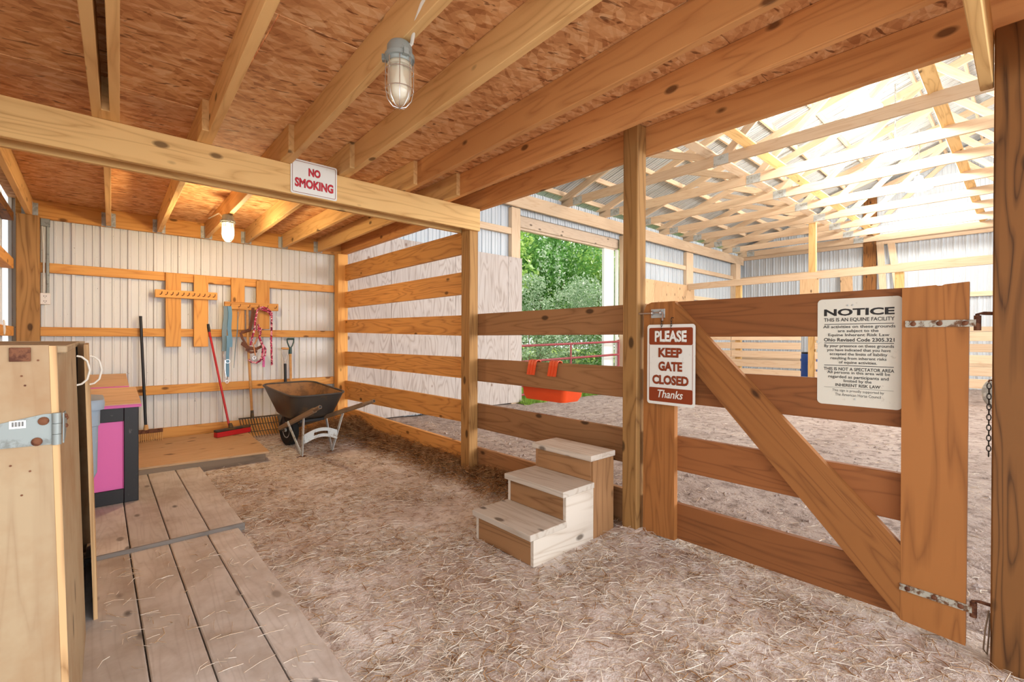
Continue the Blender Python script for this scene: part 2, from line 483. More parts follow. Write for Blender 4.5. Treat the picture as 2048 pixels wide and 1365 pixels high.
class MB:
    def __init__(self):
        self.v = []; self.f = []
    def add(self, vs, fs):
        k = len(self.v)
        self.v += [tuple(p) for p in vs]
        self.f += [tuple(i + k for i in q) for q in fs]
        return self
    def box(self, x0, x1, y0, y1, z0, z1):
        vs = [(x, y, z) for x in (x0, x1) for y in (y0, y1) for z in (z0, z1)]
        return self.add(vs, [(0, 1, 3, 2), (4, 6, 7, 5), (0, 4, 5, 1), (2, 3, 7, 6), (0, 2, 6, 4), (1, 5, 7, 3)])
    def tube(self, pts, r, n=8, cap=True, closed=False, flat=None):
        pts = [Vector(p) for p in pts]; m = len(pts)
        rs = r if isinstance(r, (list, tuple)) else [r] * m
        vs = []; ref = None
        for i in range(m):
            if closed:
                d = pts[(i + 1) % m] - pts[i - 1]
            else:
                d = pts[min(i + 1, m - 1)] - pts[max(i - 1, 0)]
            d.normalize()
            if ref is None:
                ref = Vector((0, 0, 1)) if abs(d.z) < 0.9 else Vector((1, 0, 0))
            u = ref - d * ref.dot(d)
            if u.length < 1e-5:
                u = d.orthogonal()
            u.normalize(); w = d.cross(u); ref = u
            for k in range(n):
                a = 2 * PI * k / n
                q = u * math.cos(a) * rs[i] + w * math.sin(a) * rs[i] * (flat if flat else 1)
                vs.append(pts[i] + q)
        fs = []
        for i in range(m if closed else m - 1):
            j = (i + 1) % m
            for k in range(n):
                l = (k + 1) % n
                fs.append((i * n + k, i * n + l, j * n + l, j * n + k))
        if cap and not closed:
            fs.append(tuple(range(n - 1, -1, -1))); fs.append(tuple((m - 1) * n + k for k in range(n)))
        return self.add(vs, fs)
    def lathe(self, prof, n=20, M=None):
        """prof: list of (r, z) about local z."""
        M = M or Matrix.Identity(4)
        vs = []; fs = []; m = len(prof)
        for r, z in prof:
            for k in range(n):
                a = 2 * PI * k / n
                vs.append(M @ Vector((r * math.cos(a), r * math.sin(a), z)))
        for i in range(m - 1):
            for k in range(n):
                l = (k + 1) % n
                fs.append((i * n + k, i * n + l, (i + 1) * n + l, (i + 1) * n + k))
        fs.append(tuple(range(n - 1, -1, -1))); fs.append(tuple((m - 1) * n + k for k in range(n)))
        return self.add(vs, fs)
    def prism(self, poly, n_vec, t):
        """poly: 3D points; extruded by n_vec*t"""
        n_vec = Vector(n_vec); m = len(poly)
        vs = [Vector(p) for p in poly] + [Vector(p) + n_vec * t for p in poly]
        fs = [tuple(range(m - 1, -1, -1)), tuple(range(m, 2 * m))]
        for i in range(m):
            j = (i + 1) % m
            fs.append((i, j, m + j, m + i))
        return self.add(vs, fs)
    def ribbon(self, pts, w, side, t=0.003):
        side = Vector(side).normalized(); pts = [Vector(p) for p in pts]
        vs = []
        for i, p in enumerate(pts):
            d = (pts[min(i + 1, len(pts) - 1)] - pts[max(i - 1, 0)]).normalized()
            nn = d.cross(side).normalized() * t / 2
            vs += [p - side * w / 2 - nn, p + side * w / 2 - nn, p + side * w / 2 + nn, p - side * w / 2 + nn]
        fs = []
        for i in range(len(pts) - 1):
            for k in range(4):
                l = (k + 1) % 4
                fs.append((4 * i + k, 4 * i + l, 4 * i + 4 + l, 4 * i + 4 + k))
        fs.append((3, 2, 1, 0)); e = 4 * (len(pts) - 1); fs.append((e, e + 1, e + 2, e + 3))
        return self.add(vs, fs)
    def build(self, name, mat, parent=None, smooth=False, M=None, **props):
        me = bpy.data.meshes.new(name)
        me.from_pydata([tuple(p) for p in self.v], [], self.f)
        bm = bmesh.new(); bm.from_mesh(me)
        bmesh.ops.recalc_face_normals(bm, faces=list(bm.faces))
        bm.to_mesh(me); bm.free()
        if smooth:
            me.polygons.foreach_set('use_smooth', [True] * len(me.polygons))
            try:
                me.set_sharp_from_angle(angle=math.radians(40))
            except Exception:
                pass
        me.materials.append(mat)
        if M is None:
            # put the origin at the piece itself so that grain and masks follow it
            c = Vector((sum(p[0] for p in self.v), sum(p[1] for p in self.v), sum(p[2] for p in self.v))) / len(self.v)
            me.transform(Matrix.Translation(-c)); M = Matrix.Translation(c)
        return link(name, me, None, M, parent, **props)

def arc(c, r, a0, a1, n, ex, ey):
    c, ex, ey = Vector(c), Vector(ex), Vector(ey)
    return [c + ex * r * math.cos(a0 + (a1 - a0) * i / n) + ey * r * math.sin(a0 + (a1 - a0) * i / n) for i in range(n + 1)]

# =================================================================== STRUCTURE
YB = 6.72            # face of the ledger and girts on the back wall
Z_J, Z_OSB = 2.48, 2.665
XL = -0.56           # face of the girts on the left wall

# ---------------------------------------------------------------- ground
def hnoise(x, y, s):
    return mnoise.noise(Vector((x * s, y * s, 3.7)))
def aisle_h(x, y):
    h = 0.012 * hnoise(x, y, 1.3) + 0.008 * hnoise(x, y, 5.0)
    # litter heaped along the foot of the slat fence, in the corner and under the gate
    dx = x - 2.72
    if y > 2.5:
        h += 0.075 * math.exp(-(dx / 0.22) ** 2) * (0.7 + 0.5 * hnoise(x, y, 2.1))
        h += 0.07 * math.exp(-((x - 2.45) / 0.3) ** 2 - ((y - 6.1) / 0.5) ** 2)
    h += 0.045 * math.exp(-((x - 2.62) / 0.16) ** 2 - ((y - 1.68) / 0.2) ** 2)
    if x < 0.80 and 1.3 < y < 5.4:
        h = min(h, 0.004) - 0.012
    return h
def grid(x0, x1, y0, y1, step, fn):
    nx, ny = int((x1 - x0) / step) + 1, int((y1 - y0) / step) + 1
    xs = np.linspace(x0, x1, nx); ys = np.linspace(y0, y1, ny)
    vs = [(x, y, fn(x, y)) for y in ys for x in xs]
    fs = [(j * nx + i, j * nx + i + 1, (j + 1) * nx + i + 1, (j + 1) * nx + i) for j in range(ny - 1) for i in range(nx - 1)]
    return vs, fs
def ground(name, x0, x1, y0, y1, step, fn, mat):
    vs, fs = grid(x0, x1, y0, y1, step, fn)
    me = bpy.data.meshes.new(name); me.from_pydata(vs, [], fs)
    me.polygons.foreach_set('use_smooth', [True] * len(fs))
    o = link(name, me, mat)
    o['kind'] = 'structure'
    return o
ground('floor', -2.8, 2.86, -3.6, 6.86, 0.045, aisle_h, M_DIRT)
def arena_h(x, y):
    return 0.022 * hnoise(x, y, 0.9) + 0.016 * hnoise(x, y, 3.1) + 0.008 * hnoise(x, y, 7.0) - 0.005 + (0.02 if x > 3 else 0)
ground('ground_arena', 2.84, 17.0, -11.5, 7.1, 0.09, arena_h, M_ARENA)
ground('ground_outside', 2.0, 34.0, 7.0, 34.0, 0.5, lambda x, y: 0.03 * hnoise(x, y, .7) - 0.01 + max(0, y - 8.0) * 0.02, M_LAWN)

def doorway_patch():
    nx, ny = 60, 14; vs = []; fs = []
    for j in range(ny):
        for i in range(nx):
            x = 6.15 + 3.25 * i / (nx - 1); y0 = 6.42 + 0.10 * hnoise(x, 1, 2.0); y = y0 + (7.15 - y0) * j / (ny - 1)
            vs.append((x, y, arena_h(x, y) + (0.012 if j else -0.02)))
    fs = [(j * nx + i, j * nx + i + 1, (j + 1) * nx + i + 1, (j + 1) * nx + i) for j in range(ny - 1) for i in range(nx - 1)]
    me = bpy.data.meshes.new('ground_doorway'); me.from_pydata(vs, [], fs)
    link('ground_doorway', me, M_LAWN)['kind'] = 'structure'
doorway_patch()

# ---------------------------------------------------------------- corrugated walls
def ribs(width):
    """profile (u, depth) of one steel panel: major ribs at 0.23 m, two minor ribs between"""
    p = []
    n = max(1, int(round(width / 0.23)))
    s = width / n
    for i in range(n):
        u = i * s
        p += [(u, 0.0), (u + 0.006, 0.024), (u + 0.03, 0.024), (u + 0.036, 0.0)]
        for k in (0.42, 0.72):
            p += [(u + s * k, 0.0), (u + s * k + 0.004, 0.010), (u + s * k + 0.018, 0.010), (u + s * k + 0.024, 0.0)]
    p.append((width, 0.0))
    return p
def panel(name, origin, udir, ndir, width, z0, z1a, z1b, mat, parent):
    """ribbed sheet standing on z0; top goes from z1a to z1b"""
    o, u, n = Vector(origin), Vector(udir), Vector(ndir)
    pr = ribs(width)
    vs = []
    for s, d in pr:
        zt = z1a + (z1b - z1a) * s / width
        p = o + u * s + n * d
        vs += [(p.x, p.y, z0), (p.x, p.y, zt)]
    fs = [(2 * i, 2 * i + 2, 2 * i + 3, 2 * i + 1) for i in range(len(pr) - 1)]
    # back skin gives the sheet its thickness
    k = len(vs)
    for s in (0.0, width):
        zt = z1a + (z1b - z1a) * s / width
        p = o + u * s - n * 0.012
        vs += [(p.x, p.y, z0), (p.x, p.y, zt)]
    fs.append((k, k + 1, k + 3, k + 2))
    m = MB(); m.add(vs, fs)
    return m.build(name, mat, parent)

wall_back = root('wall_back', (2.0, 6.82, 0), kind='structure')
x = -0.62
while x < 16.8:
    w = 0.92
    x1 = min(x + w, 16.85)
    zt = 2.70 if x1 < 2.9 else 4.25
    if x1 < 6.25 or x > 9.7:
        panel('metal_panel', (x, 6.80, 0), (1, 0, 0), (0, -1, 0), x1 - x, 0.0, zt, zt, M_WALL if x1 < 3.2 else M_WALL2, wall_back)
    else:   # beside and above the doorway
        for a, b in ((x, min(x1, 6.12)), (max(x, 9.75), x1)):
            if b - a > 0.05:
                panel('metal_panel', (a, 6.80, 0), (1, 0, 0), (0, -1, 0), b - a, 0.0, zt, zt, M_WALL2, wall_back)
        a, b = max(x, 6.12), min(x1, 9.75)
        if b - a > 0.05:
            panel('metal_panel', (a, 6.80, 0), (1, 0, 0), (0, -1, 0), b - a, 3.74, zt, zt, M_WALL2, wall_back)
    x = x1
for z0, z1 in ((1.937, 2.035), (1.286, 1.379), (0.616, 0.718)):
    box('girt', -0.39, 2.60, YB, 6.782, z0, z1, M_GIRT, wall_back)
box('skirt_board', -0.39, 2.60, YB, 6.782, 0.0, 0.22, M_GIRT, wall_back)
box('ledger_board', -0.56, 2.76, YB, 6.76, Z_J, Z_OSB, M_GIRT, wall_back)
# arena part: girts above the plywood lining
for a, b in ((2.76, 6.02), (9.85, 12.86), (13.3, 16.1)):
    for z in (3.30, 2.46, 1.4, 0.6):
        box('girt', a, b, 6.70, 6.782, z, z + 0.12, M_TRUSS, wall_back)
px = [(2.77, 3.47), (3.475, 4.69), (4.695, 5.91), (5.915, 6.27)]
for a, b in px:
    board('plywood_sheet', ((a + b) / 2, 6.672, 0.04), ((a + b) / 2, 6.672, 2.85), b - a, 0.016, (0, 1, 0), M_PLYW, wall_back, 0.002)
for a, b in ((9.9, 11.1), (11.105, 12.3), (12.305, 13.3)):
    board('plywood_sheet', ((a + b) / 2, 6.672, 0.04), ((a + b) / 2, 6.672, 2.85), b - a, 0.016, (0, 1, 0), M_PLYO, wall_back, 0.002)

wall_left = root('wall_left', (-0.66, 4.0, 0), kind='structure')
y = 1.30
while y < 6.75:
    panel('metal_panel', (-0.66, y, 0), (0, 1, 0), (1, 0, 0), min(0.92, 6.78 - y), 0.0, 2.7, 2.7, M_WALL, wall_left)
    y += 0.92
for z0, z1 in ((1.937, 2.035), (1.286, 1.379), (0.616, 0.718)):
    box('girt', -0.64, XL, 1.3, 6.58, z0, z1, M_GIRT, wall_left)
box('skirt_board', -0.64, XL, 1.3, 6.58, 0, 0.22, M_GIRT, wall_left)
box('top_plate', -0.64, XL, 1.3, 6.58, 2.40, 2.48, M_NEAR, wall_left)

wall_far = root('wall_far', (16.84, 0, 0), kind='structure')
SL = 1 / 3.0
RIDGE_Y = -2.3
def roof_z(y):
    return 4.30 + (6.9 - y) * SL if y > RIDGE_Y else 4.30 + (y + 11.5) * SL
y = 6.86
while y > -11.4:
    y1 = max(y - 0.92, -11.5)
    if y > RIDGE_Y > y1:
        y1 = RIDGE_Y
    panel('metal_panel', (16.84, y, 0), (0, -1, 0), (-1, 0, 0), y - y1, 0.0, roof_z(y) + .1, roof_z(y1) + .1, M_WALL2, wall_far)
    y = y1
for z in (0.6, 1.5, 2.4, 3.3, 4.0, 5.0):
    yy = 6.7 if z < 4.1 else 6.9 - (z - 4.2) * 3
    box('girt', 16.74, 16.822, -11.3, yy, z, z + 0.12, M_TRUSS, wall_far)

# ---------------------------------------------------------------- doorway of the arena
door = root('door_1', (7.9, 6.8, 0), kind='structure')
board('header_beam', (2.9, 6.64, 3.965), (16.75, 6.64, 3.965), 0.27, 0.05, (0, 1, 0), M_TRUSS, door)
board('track_board', (6.1, 6.86, 3.70), (9.75, 6.86, 3.70), 0.36, 0.05, (0, 1, 0), M_PLY, door)
board('track_board', (6.1, 6.92, 3.53), (9.75, 6.92, 3.53), 0.11, 0.09, (0, 1, 0), M_PLY, door)
box('jamb', 9.20, 9.60, 6.88, 6.95, 0, 3.48, M_JAMB, door)
box('jamb', 9.60, 9.68, 6.80, 6.86, 0, 3.48, M_JAMB, door)

# ---------------------------------------------------------------- ceiling of the aisle
ceil = root('ceiling', (1.1, 2.5, Z_OSB), kind='structure')
ysheet = [-1.50, -0.275, 0.95, 2.17, 3.39, 4.61, 5.83, 6.80]
for j in range(len(ysheet) - 1):
    off = -0.62 if j % 2 == 0 else -1.84
    x = off
    while x < 2.80:
        a, b = max(x, -0.62), min(x + 2.44, 2.80)
        if b - a > 0.05:
            board('osb_sheet', (a + .002, (ysheet[j] + ysheet[j + 1]) / 2, Z_OSB + .009), (b - .002, (ysheet[j] + ysheet[j + 1]) / 2, Z_OSB + .009),
                  ysheet[j + 1] - ysheet[j] - .004, 0.018, (0, 0, 1), M_OSB, ceil, 0.001)
        x += 2.44
zj = (Z_J + Z_OSB) / 2
JW = Z_OSB - Z_J
def joist(x0, y0, x1, y1, mat=M_JOIST):
    board('joist', (x0, y0, zj), (x1, y1, zj), JW - .002, 0.042, (1, 0, 0), mat, ceil)
near = [0.548, 1.020, 1.428, 1.935, 2.345]
for xb in near:                                   # joists over the near bay
    joist(xb, 3.70, xb - 0.034 * 5.2, -1.5, M_JOIST_RED if xb > 1.6 else M_JOIST)
for xb in (0.022, 0.098):                         # the pair with the lapped joist between
    joist(xb, 3.45, xb - 0.034 * 4.95, -1.5)
far = [(0.060, 0.138), (0.502, 0.578), (0.974, 1.04), (1.382, 1.47), (1.889, 1.91), (2.299, 2.37)]
for a, b in far:                                  # joists over the far bay, lapped beside the near ones
    sl = (b - a) / (6.72 - 3.43)
    y0 = 3.22 if a > 0.1 else 3.30
    joist(a + (y0 - 3.43) * sl, y0, b, 6.716)
joist(-0.46, -1.5, -0.46, 6.716)
board('rim_joist', (2.72, -1.5, zj), (2.72, 6.72, zj), JW - .002, 0.042, (1, 0, 0), M_JOIST_RED, ceil)
# joist hangers on the ledger
for i, (a, b) in enumerate(far + [(-0.46, -0.46)]):
    m = MB()
    for s in (-1, 1):
        m.box(b + s * 0.0225 - 0.0015, b + s * 0.0225 + 0.0015, 6.66, 6.719, 2.482, 2.63)
        m.box(b + s * 0.041 - 0.018, b + s * 0.041 + 0.018, 6.716, 6.7195, 2.482, 2.63)
    m.box(b - 0.024, b + 0.024, 6.66, 6.719, 2.4765, 2.4795)
    m.build('joist_hanger', M_GALV, ceil)

# ---------------------------------------------------------------- arena roof
roof = root('roof_arena', (10, -2, 6), kind='structure')
def roof_panel(x0, x1, ya, yb):
    pr = ribs(x1 - x0)
    vs = []
    for s, d in pr:
        for yv in (ya, yb):
            vs.append((x0 + s, yv, roof_z(yv) + 0.10 + d))
    fs = [(2 * i, 2 * i + 1, 2 * i + 3, 2 * i + 2) for i in range(len(pr) - 1)]
    MB().add(vs, fs).build('roof_panel', M_ROOF, roof)
x = 2.4
while x < 16.9:
    roof_panel(x, min(x + 0.92, 17.1), 7.3, RIDGE_Y)
    x += 0.92
x = 2.4
while x < 16.9:
    roof_panel(x, min(x + 1.84, 17.1), RIDGE_Y, -11.9)
    x += 1.84
y = 6.75
while y > -11.4:
    board('purlin', (2.4, y, roof_z(y) + 0.05), (16.8, y, roof_z(y) + 0.05), 0.10, 0.045, (0, 1, 0), M_TRUSS, roof)
    y -= 0.66

# ---------------------------------------------------------------- arena trusses and braces
ORD = ['nearest the aisle', 'second from the aisle', 'third from the aisle', 'fourth from the aisle', 'fifth from the aisle', 'sixth from the aisle',
       'third from the far metal wall', 'second from the far metal wall', 'against the far metal wall']
TX = [6.30, 7.58, 8.90, 10.22, 11.54, 12.86, 14.18, 15.50, 16.66]
def top_z(y):
    return roof_z(y) - 0.07
ZB = 4.19
for i, x in enumerate(TX):
    t = root('roof_truss', (x, -2.3, 4.1), 'pale lumber roof truss over the riding arena, ' + ORD[i], 'roof truss', 'arena roof trusses')
    n = (1, 0, 0)
    board('bottom_chord', (x, 6.86, ZB), (x, -11.4, ZB), 0.17, 0.042, n, M_TRUSS, t)
    board('top_chord', (x, 7.1, top_z(7.1)), (x, RIDGE_Y, top_z(RIDGE_Y)), 0.14, 0.042, n, M_TRUSS, t)
    board('top_chord', (x, -11.7, top_z(-11.7)), (x, RIDGE_Y, top_z(RIDGE_Y)), 0.14, 0.042, n, M_TRUSS, t)
    for yb, yt in ((3.35, 5.1), (3.35, 1.35), (-0.5, 1.35), (-0.5, RIDGE_Y), (-4.1, RIDGE_Y), (-4.1, -5.95), (-7.95, -5.95), (-7.95, -9.7)):
        board('web', (x, yb, ZB), (x, yt, top_z(yt)), 0.12, 0.04, n, M_TRUSS, t)
    for yb in (6.35, 3.35, -0.5):
        box('gang_plate', x - 0.0235, x - 0.0215, yb - 0.12, yb + 0.12, ZB - 0.085, ZB + 0.07, M_GALV, t, bev=0)
BR = [(2.92, 4.30, M_BEAM, 'yellowish long brace laid across the truss chords beside the ceiling lights'),
      (0.78, 4.30, M_BEAM, 'long greenish brace across the truss chords near the dark post'),
      (3.52, 4.30, M_TRUSS, 'pale long brace across the truss chords just above the steel plates')]
for y, z, m, lab in BR:
    tag(board('truss_brace', (5.0, y, z), (16.7, y, z), 0.14, 0.042, (0, 0.45, 1), m), lab, 'brace')

# ---------------------------------------------------------------- high-bay lights of the arena
for i, (x, lab) in enumerate(((8.6, 'bright round lamp hanging in the arena trusses, nearest the aisle'), (11.2, 'bright round lamp in the arena trusses, middle of the row'),
                              (14.0, 'bright round lamp in the arena trusses, nearest the far wall'))):
    y, z = 1.7, 4.72
    t = root('high_bay_light', (x, y, z), lab, 'ceiling light', 'arena lights')
    MB().lathe([(0.02, 0.30), (0.07, 0.28), (0.09, 0.16), (0.24, 0.02), (0.25, 0.0), (0.235, 0.0), (0.08, 0.14)], 24).build('reflector', M_ACRYL, t, True, Matrix.Translation((x, y, z)))
    MB().lathe([(0.0, 0.01), (0.225, 0.01), (0.225, -0.01), (0.15, -0.03), (0.0, -0.04)], 24).build('lens', M_HIGHB, t, True, Matrix.Translation((x, y, z)))
    MB().tube([(x, y, z + 0.3), (x, y, roof_z(y) + 0.05)], 0.012).build('hanging_rod', M_GALV, t)
    lamp_obj('high_bay_lamp', 'POINT', (x, y, z - 0.16), 330, (1.0, 0.96, 0.9), radius=0.2)

# ---------------------------------------------------------------- posts
def post(x0, x1, y0, y1, z1, mat, label, z0=-0.02):
    return tag(box('support_post', x0, x1, y0, y1, z0, z1, mat, None, 'z', 0.005), label, 'post')
post(2.60, 2.70, 1.685, 1.795, 2.66, M_POST, 'brown wooden post that the gate latches against')
post(2.60, 2.70, 3.471, 3.605, 2.48, M_POST, 'wooden post under the end of the beam with the no smoking sign')
post(2.60, 2.745, 6.58, 6.712, 2.48, M_GIRT, 'orange corner post beside the wheelbarrow')
post(2.60, 2.72, -0.06, 0.095, 2.48, M_NEAR, 'dark knotty post at the right, carrying the gate hinges')
post(-0.545, -0.385, 6.57, 6.712, 2.48, M_POST, 'wide knotty post in the back left corner')
post(6.02, 6.25, 6.69, 6.79, 3.83, M_TRUSS, 'pale post left of the open arena doorway')
post(9.68, 9.86, 6.62, 6.79, 3.83, M_TRUSS, 'pale post right of the open arena doorway')
post(12.88, 13.28, 6.69, 6.79, 3.83, M_TRUSS, 'arena wall post where the high rail ends')
post(16.1, 16.45, 6.60, 6.79, 3.83, M_TRUSS, 'post in the far corner of the arena')

# ---------------------------------------------------------------- beams
def beam(y0, y1, y2, y3, x0, x1, label):
    t = root('ceiling_beam', ((x0 + x1) / 2, (y0 + y3) / 2, 2.275), label, 'beam')
    box('plank', x0, x1, y0, y1, 2.275, 2.48, M_BEAM, t)
    box('plank', x0, x1 - 0.02, y2, y3, 2.275, 2.48, M_BEAM, t)
    return t
beam(3.430, 3.469, 3.607, 3.645, -0.64, 2.69, 'doubled plank beam under the joists, with the no smoking sign on it')
beam(-0.10, -0.062, 0.098, 0.137, -0.64, 2.69, 'doubled plank beam at the top right, ending on the dark post')

# ---------------------------------------------------------------- slat fence and rail fence
XF = 2.724
t = root('slat_fence', (XF, 5.1, 0), 'tall fence of six boards in a warm lamplit tone between the corner post and the beam post', 'fence')
for (zl0, zl1, zr0, zr1) in ((0.02, 0.286, 0.02, 0.243), (0.40, 0.664, 0.458, 0.664), (0.885, 1.083, 0.883, 1.092), (1.358, 1.537, 1.297, 1.500), (1.712, 1.938, 1.708, 1.925), (2.102, 2.324, 2.106, 2.318)):
    m = MB(); ya, yb = 6.66, 3.54
    poly = [(XF - .02, ya, zl0), (XF - .02, ya, zl1), (XF - .02, yb, zr1), (XF - .02, yb, zr0)]
    m.prism(poly, (1, 0, 0), 0.038)
    c = Vector((XF, (ya + yb) / 2, (zl0 + zr1) / 2))
    R = Matrix(((0, 0, 1), (1, 0, 0), (0, 1, 0))).to_4x4()   # local x along world y
    M = Matrix.Translation(c) @ R
    m.v = [tuple(M.inverted() @ Vector(p)) for p in m.v]
    m.build('board', M_SLAT, t, M=M)
t = root('rail_fence', (XF, 2.6, 0), 'open fence of four brown boards behind the wooden steps', 'fence')
for z0, z1 in ((0.0, 0.246), (0.428, 0.66), (0.872, 1.082), (1.303, 1.506)):
    box('board', XF - .02, XF + .018, 1.69, 3.537, z0, z1, M_RAIL, t)

# ---------------------------------------------------------------- gate
def prism_dir(name, poly, nrm, th, d, mat, parent):
    """prism whose local x follows d, so that its grain does"""
    d = Vector(d).normalized(); n = Vector(nrm).normalized(); yv = n.cross(d)
    M = Matrix((d, yv, n)).transposed().to_4x4()
    M.translation = sum((Vector(p) for p in poly), Vector()) / len(poly)
    m = MB(); m.prism(poly, n, th)
    m.v = [tuple(M.inverted() @ Vector(p)) for p in m.v]
    return m.build(name, mat, parent, M=M)
G0, G1, G2 = 2.63, 2.668, 2.706
gate = root('wooden_gate', (2.67, 0.91, 0), 'reddish brown wooden gate with a diagonal brace and two signs', 'gate')
for z0, z1 in ((0.048, 0.262), (0.466, 0.676), (0.882, 1.082), (1.287, 1.502)):
    box('rail', G1, G2, 0.18, 1.645, z0, z1, M_GRAIL, gate)
pts = [(G0, 1.655, 0.04), (G0, 1.44, 0.045), (G0, 1.44, 1.504), (G0, 1.60, 1.504), (G0, 1.635, 1.49), (G0, 1.655, 1.45)]
prism_dir('stile', pts, (1, 0, 0), 0.038, (0, 0, 1), M_GATE, gate)
pts = [(G0, 0.372, 0.045), (G0, 0.166, 0.03), (G0, 0.162, 1.508), (G0, 0.235, 1.503), (G0, 0.25, 1.495), (G0, 0.262, 1.502), (G0, 0.372, 1.497)]
prism_dir('stile', pts, (1, 0, 0), 0.038, (0, 0, 1), M_GATE, gate)
pts = [(G0 - .001, 1.4395, 1.497), (G0 - .001, 1.4395, 1.222), (G0 - .001, 0.3725, 0.05), (G0 - .001, 0.3725, 0.372)]
prism_dir('brace', pts, (1, 0, 0), 0.038, (0, -1.07, -1.13), M_GATE, gate)
def strap(zc, y0, y1, dz):
    pts = [(G0 - .006, y0, zc + .014), (G0 - .006, y0, zc - .014), (G0 - .006, y1, zc - .014 + dz), (G0 - .006, y1, zc + .014 + dz)]
    m = MB(); m.prism(pts, (1, 0, 0), .005)
    h = m.build('strap_hinge', M_HINGE, gate, label='weathered steel strap hinge')
    m = MB(); m.lathe([(0.011, -0.03), (0.011, 0.03)], 12, Matrix.Translation((G0 + .004, y1 - .002, zc + dz))); m.build('hinge_eye', M_RUST, h, True)
    for k in (0.12, 0.5, 0.85):
        yy = y0 + (y1 - y0) * k
        m = MB(); m.lathe([(0.010, 0), (0.010, 0.003), (0.006, 0.006), (0.001, 0.007)], 12, Matrix.Translation((G0 - .006, yy, zc + dz * k)) @ Matrix.Rotation(-PI / 2, 4, 'Y'))
        m.build('bolt', M_RUST, h, True)
    m = MB(); m.tube([(G0 + .004, y1 - .002, zc + dz - .03), (G0 + .004, y1 - .002, zc + dz + .035), (G0 + .004, y1 - .02, zc + dz + .038), (G0 + .006, 0.09, zc + dz + .036)], 0.007)
    m.build('pintle', M_RUST, h, True)
strap(1.340, 0.360, 0.140, 0.0)
strap(0.193, 0.374, 0.146, -0.006)
# slide latch
lt = box('slide_latch', G0 - .004, G0, 1.505, 1.60, 1.405, 1.46, M_GALV, gate, bev=0.001, label='small steel slide bolt latch')
m = MB(); m.tube([(G0 - .012, 1.68, 1.436), (G0 - .012, 1.515, 1.436), (G0 - .016, 1.512, 1.42), (G0 - .028, 1.508, 1.385)], 0.006); m.build('bolt', M_CHROME, lt, True)
for yy in (1.585, 1.528):
    m = MB(); m.tube(arc((G0 - .008, yy, 1.436), 0.013, 0, PI * 2, 12, (1, 0, 0), (0, 0, 1))[:-1], 0.004, 6, closed=True); m.build('keeper', M_CHROME, lt, True)

# ---------------------------------------------------------------- lettering
TXT = {}
def text_mesh(s, bold=0.0, shear=0.0):
    key = (s, bold, shear)
    cu = bpy.data.curves.new('t', 'FONT')
    cu.body = s; cu.size = 1.0; cu.bevel_depth = bold; cu.bevel_resolution = 0; cu.shear = shear; cu.resolution_u = 3
    ob = bpy.data.objects.new('t', cu); COL.objects.link(ob)
    dg = bpy.context.evaluated_depsgraph_get()
    me = bpy.data.meshes.new_from_object(ob.evaluated_get(dg))
    bpy.data.objects.remove(ob); bpy.data.curves.remove(cu)
    return me
def letter(s, centre, right, upv, width, height, mat, parent, name='lettering', bold=0.0, shear=0.0):
    me = text_mesh(s, bold, shear)
    co = np.empty(len(me.vertices) * 3); me.vertices.foreach_get('co', co); co = co.reshape(-1, 3)
    lo, hi = co.min(0), co.max(0)
    sx = width / (hi[0] - lo[0]); sy = height / (hi[1] - lo[1]) if height else sx
    co[:, 0] = (co[:, 0] - (lo[0] + hi[0]) / 2) * sx
    co[:, 1] = (co[:, 1] - (lo[1] + hi[1]) / 2) * sy
    co[:, 2] *= 0.0006 / max(bold, 1e-6) if bold else 0
    me.vertices.foreach_set('co', co.ravel()); me.update()
    r, u = Vector(right), Vector(upv); n = r.cross(u)
    M = Matrix((r, u, n)).transposed().to_4x4(); M.translation = Vector(centre)
    me.materials.clear(); me.materials.append(mat)
    return link(name, me, None, M, parent)
def rrect(y0, y1, z0, z1, r, fn, n=5):
    pts = []
    for cx, cz, a in ((y1 - r, z1 - r, 0), (y0 + r, z1 - r, 1), (y0 + r, z0 + r, 2), (y1 - r, z0 + r, 3)):
        for k in range(n + 1):
            t = (a + k / n) * PI / 2
            pts.append(fn(cx + r * math.cos(t), cz + r * math.sin(t)))
    return pts

# please keep gate closed
sx = 2.604
yl, yr, zb, zt = 1.612, 1.298, 0.870, 1.362
sg = root('gate_sign', (sx, (yl + yr) / 2, zb), 'brown and white sign asking to keep the gate closed, by the latch', 'sign')
H = zt - zb; Wd = yl - yr; yc = (yl + yr) / 2
m = MB(); m.prism(rrect(yr, yl, zb, zt, 0.018, lambda a, b: (sx, a, b)), (1, 0, 0), 0.003); m.build('plate', M_SIGNW, sg)
mg = 0.014
def band(z0, z1, name, mat):
    m = MB(); m.prism(rrect(yr + mg, yl - mg, z0, z1, 0.010, lambda a, b: (sx - 0.0012, a, b)), (1, 0, 0), 0.001); return m.build(name, mat, sg)
band(zt - H * 0.253, zt - H * 0.04, 'brown_band', M_BROWN)
band(zb + H * 0.035, zb + H * 0.21, 'brown_band', M_BROWN)
for a in (yr + mg, yl - mg - 0.002):
    box('brown_line', sx - .0012, sx - .0002, a, a + 0.002, zb + H * .2, zt - H * .25, M_BROWN, sg, bev=0)
R_, U_ = (0, -1, 0), (0, 0, 1)
for s, fr, w, h, mt, bd, sh in (('PLEASE', .147, .67, .145, M_SIGNW, .048, 0), ('KEEP', .35, .50, .118, M_BROWN, .048, 0), ('GATE', .52, .50, .118, M_BROWN, .048, 0), ('CLOSED', .69, .76, .118, M_BROWN, .048, 0), ('Thanks', .865, .53, .10, M_SIGNW, .015, .25)):
    letter(s, (sx - .0022, yc, zt - H * fr), R_, U_, Wd * w, H * h, mt, sg, bold=bd, shear=sh)
